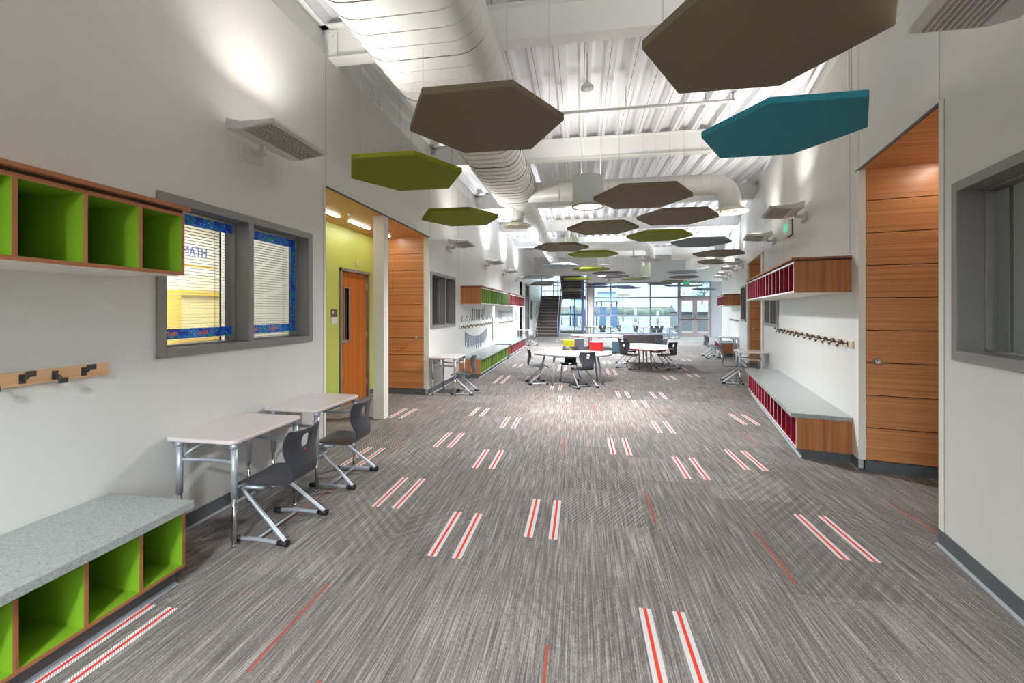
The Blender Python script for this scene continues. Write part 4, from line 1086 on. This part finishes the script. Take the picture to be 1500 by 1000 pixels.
# ------------------------------------------------------------------ hall tables
def blob(cx, cy, rx, ry, n=40, wob=0.0, k=3, ph=0.0, sq=2.0):
    pts = []
    for i in range(n):
        a = 2*PI*i/n; c, s = math.cos(a), math.sin(a)
        r = (abs(c)**sq+abs(s)**sq)**(-1/sq) * (1+wob*math.cos(k*a+ph))
        pts.append((cx+rx*r*c, cy+ry*r*s))
    return pts
def table(label, loc, pts, zt, legs, edge, group='hall activity tables', legr=.022):
    t = thing('activity_table', label, 'table', loc, 0, group)
    m = MB(); m.prism(pts, zt-.028, zt-.004, 1, 1, True); m.prism(pts, zt-.004, zt, 0, 1, True); m.build('table_top', [WTOP, edge], t)
    for (x0, y0, x1, y1) in legs:
        m = MB(); m.cyl((x0, y0, .012), (x1, y1, zt-.03), legr*.8, legr, n=14); m.cyl((x0, y0, 0), (x0, y0, .014), legr*1.0, n=14, mi=1); m.build('leg', [SILVER, BLACK], t)
    xs = [l[2] for l in legs]; ys_ = [l[3] for l in legs]
    m = MB(); m.tube([(l[2], l[3], zt-.05) for l in legs], .014, 8, closed=len(legs) > 2); m.build('apron_frame', SILVER, t)
    return t
table('oval white table with silver legs in the open middle of the hall', (-.16, 8.66, 0), blob(0, 0, .78, .53, sq=2.3), .60,
      [(-.37,-.45,-.34,-.36), (.60,-.14,.50,-.13), (.51,.33,.45,.27), (-.71,.25,-.56,.2)], GREYEDGE)
table('white table with red edge and clustered legs between four chairs', (1.72, 11.55, 0), blob(0, 0, .66, .95, sq=2.6), .52,
      [(-.11,.55,-.14,.5), (.03,.7,.0,.62), (-.03,-.27,-.05,-.25), (.08,-.25,.06,-.22)], REDEDGE)
table('long wavy white table with red edge in front of the glass front', (.66, 16.75, 0), blob(0, 0, .98, .85, wob=.07, k=4, sq=2.4), .5,
      [(-.82,.2,-.72,.15), (-.33,-.05,-.32,-.05), (-.25,-.2,-.25,-.2), (.86,.1,.78,.1)], REDEDGE)
# cube stools and sofa
def cube_stool(label, x, y, m0, rot=0.0, w=.21, h=.42):
    t = thing('cube_stool', label, 'stool', (x, y, 0), rot, 'cube stools around the wavy table')
    m = MB(); m.prism(rrect(-w, w, -w, w, .03), .015, h-.06); m.build('stool_body', m0, t, bevel=.006)
    m = MB(); m.prism(rrect(-w, w, -w, w, .03), h-.058, h); m.build('seat_cushion', m0, t, bevel=.012)
    m = MB(); m.box(-w+.03, w-.03, -w+.03, w-.03, 0, .016); m.build('base_plate', BLACK, t)
cube_stool('yellow-green cube stool left of the wavy table', -.42, 15.3, OLIVEY, .05)
cube_stool('dark grey cube stool next to the yellow-green one', -.06, 15.75, DGREYV, .05, .20, .44)
cube_stool('red cube stool in front of the wavy table', .52, 14.4, REDV, .08)
cube_stool('dark teal cube stool beside the red-edged table chairs', 1.29, 15.0, TEALV, -.1)
t = thing('curved_sofa', 'low dark brown curved sofa behind the red-edged table', 'sofa', (2.28, 16.3, 0), 0)
def arcband(r0, r1, a0, a1, z0, z1, cx=0, cy=0, n=18):
    m = MB(); pts = [(cx+r1*math.sin(a0+(a1-a0)*k/n), cy-r1*math.cos(a0+(a1-a0)*k/n)) for k in range(n+1)] + [(cx+r0*math.sin(a1-(a1-a0)*k/n), cy-r0*math.cos(a1-(a1-a0)*k/n)) for k in range(n+1)]
    m.prism(pts, z0, z1, smooth_side=False); return m
arcband(1.32, 1.50, -.5, .5, .02, .57, 0, 1.2).build('backrest', SOFA, t, bevel=.02)
arcband(.85, 1.32, -.5, .5, .12, .36, 0, 1.2).build('seat', SOFA, t, bevel=.02)
arcband(.90, 1.30, -.48, .48, .0, .12, 0, 1.2).build('plinth', BLACK, t)

# ------------------------------------------------------------------ window tables at the glass front
for k, (x, w) in enumerate(((3.95, .75), (1.15, .55))):
    t = thing('window_table', ['long low table in front of the right panes of the glass front', 'low table in front of the left panes of the glass front'][k], 'table', (x, 23.4, 0), 0, 'tables by the glass front')
    m = MB(); m.prism(rrect(-w, w, -.3, .3, .04), .57, .595); m.build('table_top', GREYEDGE, t)
    for sx in (-1, 1):
        for y in (-.24, .24):
            m = MB(); m.cyl((sx*(w-.08), y, 0), (sx*(w-.1), y, .57), .018, n=10); m.build('leg', ALUM, t)
G_ = 'chairs by the glass front'
chair(1.16, 22.85, AWAY, 'chair seen from behind at the left glass front table', G_)
chair(1.92, 23.3, LEFT-.7, 'chair in profile at right end of the left glass front table', G_)
chair(3.0, 23.2, RIGHT+.75, 'chair in profile at left end of the long glass front table', G_)
chair(3.72, 22.85, AWAY+.1, 'left of two chairs seen from behind at the long glass front table', G_)
chair(4.06, 22.9, AWAY-.12, 'right of two chairs seen from behind at the long glass front table', G_)
chair(4.84, 23.3, LEFT-.7, 'chair in profile at right end of the long glass front table', G_)
t = thing('side_table', 'small dark table at the foot of the beige column', 'table', (.35, 23.5, 0), 0)
m = MB(); m.box(-.25, .25, -.25, .25, .52, .55); m.build('table_top', SOFA, t)
for sx in (-.2, .2):
    for sy in (-.2, .2):
        m = MB(); m.cyl((sx, sy, 0), (sx, sy, .52), .015, n=8); m.build('leg', ALUM, t)

# ------------------------------------------------------------------ glass front and entry doors
def storefront(name, x0, x1, y, z0, z1, vs, hs, mat_):
    mb = MB(); w = .035
    for x in [x0+w]+list(vs)+[x1-w]: mb.box(x-w, x+w, y-.06, y+.06, z0, z1)
    for z in [z0+w]+list(hs)+[z1-w]: mb.box(x0, x1, y-.05, y+.05, z-w, z+w)
    o = struct(mb.build(name, mat_))
    X = [x0]+list(vs)+[x1]; Z = [z0]+list(hs)+[z1]
    for i in range(len(X)-1):
        for j in range(len(Z)-1):
            g = MB(); g.box(X[i]+.03, X[i+1]-.03, y-.004, y+.004, Z[j]+.03, Z[j+1]-.03); g.build('pane', GLASSF, o)
    return o
storefront('window_7', .72, 5.41, FY, .12, 3.06, [1.71, 3.88], [1.18, 2.19], ALUM)
mb = MB(); mb.box(.72, 5.41, FY-.08, FY+.1, 0, .12); struct(mb.build('trim_4', GREYW))
storefront('window_8', 5.41, 7.08, FY, 2.19, 3.06, [], [], ALUM)
for k, (x0, x1) in enumerate(((5.43, 6.24), (6.25, 7.06))):
    mb = MB()
    mb.box(x0, x0+.12, FY-.03, FY+.03, .01, 2.15); mb.box(x1-.12, x1, FY-.03, FY+.03, .01, 2.15)
    for z0, z1 in ((.01, .26), (.92, 1.04), (2.02, 2.15)): mb.box(x0+.12, x1-.12, FY-.03, FY+.03, z0, z1)
    d = struct(mb.build('door_%d' % (k+2), DOORF))
    for z0, z1 in ((.26, .92), (1.04, 2.02)):
        g = MB(); g.box(x0+.12, x1-.12, FY-.005, FY+.005, z0, z1); g.build('pane', GLASSF, d)
    g = MB(); xx = x1-.05 if k == 0 else x0+.05; g.tube([(xx, FY-.03, .95), (xx, FY-.07, .97), (xx, FY-.07, 1.27), (xx, FY-.03, 1.29)], .014, 8); g.build('pull_handle', BRONZE, d)
    g = MB(); g.box(x0+.1, x1-.1, FY-.07, FY-.03, .95, 1.0); g.build('push_bar', BRONZE, d)
mb = MB(); mb.box(5.38, 5.45, FY-.05, FY+.05, 0, 2.19); mb.box(7.05, 7.12, FY-.05, FY+.05, 0, 2.19); mb.box(5.38, 7.12, FY-.05, FY+.05, 2.14, 2.2); struct(mb.build('trim_5', DOORF))
t = thing('exit_sign', 'green lit exit sign hanging before the entry doors', 'sign', (5.70, 24.3, 2.86), 0, 'exit signs')
m = MB(); m.box(-.17, .17, -.02, .02, 0, .2); m.build('case', mat('exit_case_green', rgb(90, 190, 140), .5), t)
text_mesh('lettering', 'EXIT', .15, EXITG, t, Matrix.Translation((0, -.022, .10)) @ Matrix.Rotation(PI/2, 4, 'X'))
m = MB(); m.tube([(0, 0, .2), (0, 0, 1.56)], .006, 6); m.build('stem', CABLE, t)
# far left: glazed side door with transom
mb = MB(lambda p: LW(p.x, p.y, p.z))
for a, b in ((19.9, 19.98), (21.32, 21.4)): mb.box(a, b, -.12, .03, 0, 2.75)
for z0, z1 in ((2.67, 2.75), (2.05, 2.13)): mb.box(19.98, 21.32, -.12, .03, z0, z1)
d = struct(mb.build('door_4', FRAME))
g = MB(lambda p: LW(p.x, p.y, p.z)); g.box(19.99, 21.31, -.07, -.03, .01, 2.04); g.build('door_leaf', FRAMED, d)
g = MB(lambda p: LW(p.x, p.y, p.z)); g.box(19.98, 21.32, -.06, -.05, 2.13, 2.67); g.build('pane', GLASSF, d)
# beyond: stair hall window
storefront('window_9', -2.58, .5, 28.1, .14, 4.45, [-1.45, -.35], [1.2, 2.3, 3.3], ALUM)
mb = MB(); mb.box(-1.3, .5, 27.7, 28.2, 0, .16); struct(mb.build('trim_6', BEIGE))
# steel column and pipes beside the stair
mb = MB(); mb.box(.06, .22, 24.3, 24.46, 0, 3.42); tag(struct(mb.build('steel_column', STEELB)), 'blue-grey steel column beside the upper stair flight', 'column')
t = thing('rain_pipe', 'white vertical pipe between steel column and beige column', 'pipe', (.33, 24.45, 0))
m = MB(); m.tube([(0,0,0), (0,0,3.42)], .04, 12); m.build('pipe_run', WHITE, t)
m = MB(); m.tube([(-.02,-.05,1.3), (.0,-.05,1.3)], .06, 12); m.build('pipe_clamp', WHITE, t)

storefront('fill_window_1', -2.4, -.95, -2.65, .9, 2.9, [], [2.2], ALUM)  # both back windows are unseen, added to let in fill daylight
storefront('fill_window_2', -.75, .75, -2.65, .9, 2.9, [], [2.2], ALUM)
# ------------------------------------------------------------------ stairs
ST0, NR, RUN, RIS = 23.6, 14, .285, .172
XL, XR = -2.50, -1.22
t = thing('staircase', 'straight dark staircase with light nosings rising beside the left wall', 'stairs', (0, 0, 0))
for k in range(NR):
    y0 = ST0+k*RUN; z1 = (k+1)*RIS
    m = MB(); m.box(XL, XR, y0, y0+RUN+.03, max(0, z1-RIS-.12), z1-.03, 0); m.box(XL, XR, y0-.015, y0+RUN+.03, z1-.03, z1, 0); m.box(XL, XR, y0-.018, y0-.0, z1-.03, z1+.002, 1)
    m.build('step', [STAIRM, NOSE], t)
for x in (XL-.045, XR+.005):
    m = MB()
    q0, q1 = (ST0, 0), (ST0+NR*RUN, NR*RIS)
    m.T = None
    vs = [(x, ST0-.02, 0), (x, ST0+.25, 0), (x, q1[0], q1[1]-.28), (x, q1[0], q1[1]+.02), (x, ST0-.02, .22)]
    n = 5; vv = vs+[(a+.04, b, c) for a, b, c in vs]
    m.add(vv, [tuple(range(n)), tuple(reversed(range(n, 2*n)))]+[(i, (i+1) % n, n+(i+1) % n, n+i) for i in range(n)])
    m.build('stringer', STEELB if x > -2 else WHITE, t)
for x in (XL+.02, XR-.02):
    m = MB(); m.tube([(x, ST0, .02), (x, ST0, .95), (x, ST0+NR*RUN-.02, NR*RIS+.93)], .022, 8); m.build('handrail', mat('pale_handrail', rgb(190, 194, 206), .4), t)
ly = ST0+NR*RUN; lz = NR*RIS
t = thing('stair_landing', 'stair landing with blue-grey railing in front of the bright window', 'landing', (0, 0, 0))
m = MB(); m.box(-2.5, .45, ly+.05, ly+.42, lz-.2, lz); m.build('landing_slab', STAIRM, t)
for z in (.35, .7, 1.0):
    m = MB(); m.tube([(-2.5, ly+.38, lz+z), (-1.25, ly+.38, lz+z)], .02, 6); m.build('rail', STEELB, t)
for x in (-2.3, -1.75, -1.28):
    m = MB(); m.tube([(x, ly+.38, lz), (x, ly+.38, lz+1.0)], .022, 6); m.build('baluster', STEELB, t)
t = thing('stair_flight', 'upper stair flight seen from below with dark brown underside', 'stairs', (0, 0, 0))
X0, X1 = -1.12, .02
for k in range(12):
    y1 = ly+.03-k*RUN; z1 = lz+(k+1)*.15
    m = MB(); m.box(X0, X1, y1-RUN, y1, z1-.03, z1, 0); m.box(X0, X1, y1-.02, y1, z1-.15, z1-.03, 0); m.box(X0, X1, y1-RUN-.012, y1-RUN, z1-.03, z1, 1); m.build('step', [STAIRM, NOSE], t)
for x in (X0-.05, X1):
    m = MB(); vs = [(x, ly+.05, lz-.24), (x, ly+.05, lz+.12), (x, ly-12*RUN, lz+1.8+.12), (x, ly-12*RUN, lz+1.8-.24)]; vv = vs+[(a+.05, b, c) for a, b, c in vs]
    m.add(vv, [(0,1,2,3), (7,6,5,4)]+[(i, (i+1) % 4, 4+(i+1) % 4, 4+i) for i in range(4)]); m.build('stringer', STEELB, t)

# ------------------------------------------------------------------ outside
GRASS = mat('dry_lawn', rgb(42, 35, 23), .9, noise=.3, nscale=.6)
PAVE = mat('pale_paving', rgb(32, 33, 35), .8, noise=.05, nscale=2)
mb = MB(); mb.add([(-60, 24.9, -.06), (90, 24.9, -.06), (90, 160, -.06), (-60, 160, -.06)], [(0,1,2,3)], 0); mb.add([(-40, -60, -.16), (40, -60, -.16), (40, -2.9, -.16), (-40, -2.9, -.16)], [(0,1,2,3)], 0); mb.box(-3, 12, 25, 31, -.12, -.03, 1)
struct(mb.build('ground', [GRASS, PAVE]))
PBLUE = mat('playground_blue', rgb(46, 70, 92), .5); PTEAL = mat('playground_roof_mint', rgb(44, 62, 58), .5)
def playground(label, x, y, w, h, roof=True):
    t = thing('playground_tower', label, 'playground', (x, y, 0), .25, 'playground towers outside')
    for sx in (-1, 1):
        for sy in (-1, 1):
            m = MB(); m.cyl((sx*w*.42, sy*w*.42, -.05), (sx*w*.42, sy*w*.42, h*.8), .07, n=8); m.build('post', PBLUE, t)
    m = MB(); m.box(-w*.45, w*.45, -w*.45, w*.45, h*.36, h*.40); m.build('platform', PBLUE, t)
    for sx in (-.5, .12):
        m = MB(); m.box(w*sx, w*(sx+.34), -w*.46, -w*.43, -.05, h*.58); m.build('side_panel', PBLUE, t)
    if roof:
        m = MB(); a = w*.68; b = w*.52
        m.add([(-a,-a,h*.74),(a,-a,h*.74),(a,a,h*.74),(-a,a,h*.74),(-b,0,h),(b,0,h)], [(0,1,5,4),(2,3,4,5),(1,2,5),(3,0,4),(0,3,2,1)]); m.build('roof', PTEAL, t)
        m = MB(); m.box(-b, b, -.08, .08, h*.97, h*1.03); m.build('ridge_cap', PBLUE, t)
playground('blue playground tower with mint roof outside the left panes', 2.4, 40, 1.7, 3.1)
playground('blue playground frame outside, seen below the upper stair flight', -.2, 42, 1.5, 2.6)
YARD = mat('weathered_yard_metal', rgb(74, 74, 72), .6)
POLEB = mat('weathered_pole_wood', rgb(78, 66, 58), .8)
def pole(x, y, h, r, label, arm=True, m0=mat('white_post_paint', rgb(130, 128, 126), .6)):
    t = thing('light_pole', label, 'pole', (x, y, 0), 0, 'poles outside')
    m = MB(); m.cyl((0,0,-.06), (0,0,h), r, r*.7, n=8); m.build('mast', m0, t)
    if arm: m = MB(); m.box(-.9, .9, -.05, .05, h-.25, h-.12); m.build('crossarm', m0, t)
pole(5.8, 60, 3.8, .09, 'wooden utility pole with crossarm beyond the glass front', True, POLEB)
pole(7.5, 60, 1.7, .18, 'short white post outside the middle panes', False)
pole(10.4, 60, 1.3, .2, 'second short white post outside near the doors', False)
t = thing('yard_fence', 'low wire fence across the yard outside the glass front', 'fence', (0, 0, 0))
m = MB()
for z in (.25, .6, .95): m.tube([(-8, 46, z), (22, 46, z)], .03, 5)
m.build('rail', YARD, t)
for k in range(16):
    m = MB(); m.cyl((-8+2*k, 46, -.06), (-8+2*k, 46, 1.0), .05, n=6); m.build('fence_post', YARD, t)
TREE = mat('hazy_green_foliage', rgb(46, 54, 42), .9, noise=.3, nscale=1.2)
mb = MB(); r = random.Random(5)
for k in range(90):
    x = -40+130*k/90.; mb.ball((x+r.uniform(-1,1), 120+r.uniform(-6,6), r.uniform(-.2, .5)), r.uniform(1.3, 2.1), n=8, sq=(1.3,1,1))
tag(mb.build('treeline', TREE), 'hazy band of green trees on the horizon outside', 'trees', kind='stuff')
mb = MB(); mb.add([(-90, 158, -.06), (-60, 158, 2.5), (-20, 158, 3.0), (20, 158, 2.6), (60, 158, 3.1), (120, 158, 2.6), (140, 158, -.06), (-90, 170, -.06), (140, 170, -.06)], [(0,7,1),(1,7,8,5,4,3,2),(5,8,6),(0,1,2,3,4,5,6)]); struct(mb.build('hills', mat('pale_pink_hills', rgb(96, 84, 78), .9, noise=.08, nscale=.1)))
t = thing('storage_shed', 'long pale grey shed outside the entry doors', 'shed', (9.0, 34, 0), 0)
m = MB(); m.box(-1.6, 3.5, 0, 3, -.06, 1.35); m.build('wall', mat('shed_pale_grey', rgb(62, 61, 64), .7), t)
m = MB(); m.section([(-.3, 1.35), (3.3, 1.35), (1.5, 1.95)], -1.8, 3.7); m.build('roof', mat('shed_roof_grey', rgb(50, 52, 54), .7), t)
t = thing('yard_tree', 'dark bare-branched tree top outside above the entry doors', 'tree', (10.2, 38, 0), 0)
m = MB(); m.cyl((0,0,-.06), (0,0,2.6), .12, .07, n=8); m.build('trunk', BRONZE, t)
m = MB(); r = random.Random(9)
for k in range(46):
    a = r.uniform(0, 2*PI); rr = r.uniform(.2, 1.9); z = r.uniform(2.3, 4.2)
    m.tube([(0, 0, 2.3+rr*.2), (rr*.5*math.cos(a), rr*.5*math.sin(a), (z+2.5)/2), (rr*math.cos(a), rr*math.sin(a), z)], [.03, .02, .008], 5)
    m.ball((rr*math.cos(a), rr*math.sin(a), z), .10, n=5)
m.build('branches', mat('dark_twigs', rgb(96, 112, 110), .9), t)

# ------------------------------------------------------------------ light
W = bpy.data.worlds.new('sky'); S.world = W; W.use_nodes = True
nt = W.node_tree; nt.nodes.clear()
o = nt.nodes.new('ShaderNodeOutputWorld'); b = nt.nodes.new('ShaderNodeBackground'); nt.links.new(b.outputs[0], o.inputs[0])
tc = nt.nodes.new('ShaderNodeTexCoord'); sp = nt.nodes.new('ShaderNodeSeparateXYZ'); nt.links.new(tc.outputs['Generated'], sp.inputs[0])
cr = nt.nodes.new('ShaderNodeValToRGB'); nt.links.new(sp.outputs[2], cr.inputs[0])
cr.color_ramp.elements[0].position = 0.04; cr.color_ramp.elements[0].color = (.80, .90, .86, 1)
cr.color_ramp.elements[1].position = .16; cr.color_ramp.elements[1].color = (.68, .83, 1.0, 1)
nt.links.new(cr.outputs[0], b.inputs[0])
mr = nt.nodes.new('ShaderNodeMapRange'); nt.links.new(sp.outputs[2], mr.inputs[0])      # a bright, high sky over a hazy horizon
mr.inputs[1].default_value = .07; mr.inputs[2].default_value = .24; mr.inputs[3].default_value = 1.3; mr.inputs[4].default_value = 15.0
nt.links.new(mr.outputs[0], b.inputs[1])

# ------------------------------------------------------------------ camera
cam = bpy.data.cameras.new('camera'); co = bpy.data.objects.new('camera', cam); COL.objects.link(co)
cam.sensor_width = 36.0; cam.lens = 36.0*620/1500; cam.shift_y = -45/1500.
cam.clip_start = .05; cam.clip_end = 500
co.location = (0, 0, 1.45); co.rotation_euler = (PI/2, 0, math.radians(9.162))
S.camera = co
S.view_settings.view_transform = 'Standard'; S.view_settings.look = 'None'; S.view_settings.gamma = 1.0; S.view_settings.exposure = 0.12
S.view_settings.use_curve_mapping = False
try:
    S.cycles.use_denoising = True; S.cycles.denoiser = 'OPENIMAGEDENOISE'
    S.cycles.max_bounces = 10; S.cycles.diffuse_bounces = 5; S.cycles.glossy_bounces = 4; S.cycles.transparent_max_bounces = 12
    S.cycles.sample_clamp_indirect = 6.0; S.cycles.caustics_reflective = False; S.cycles.caustics_refractive = False
except Exception: pass
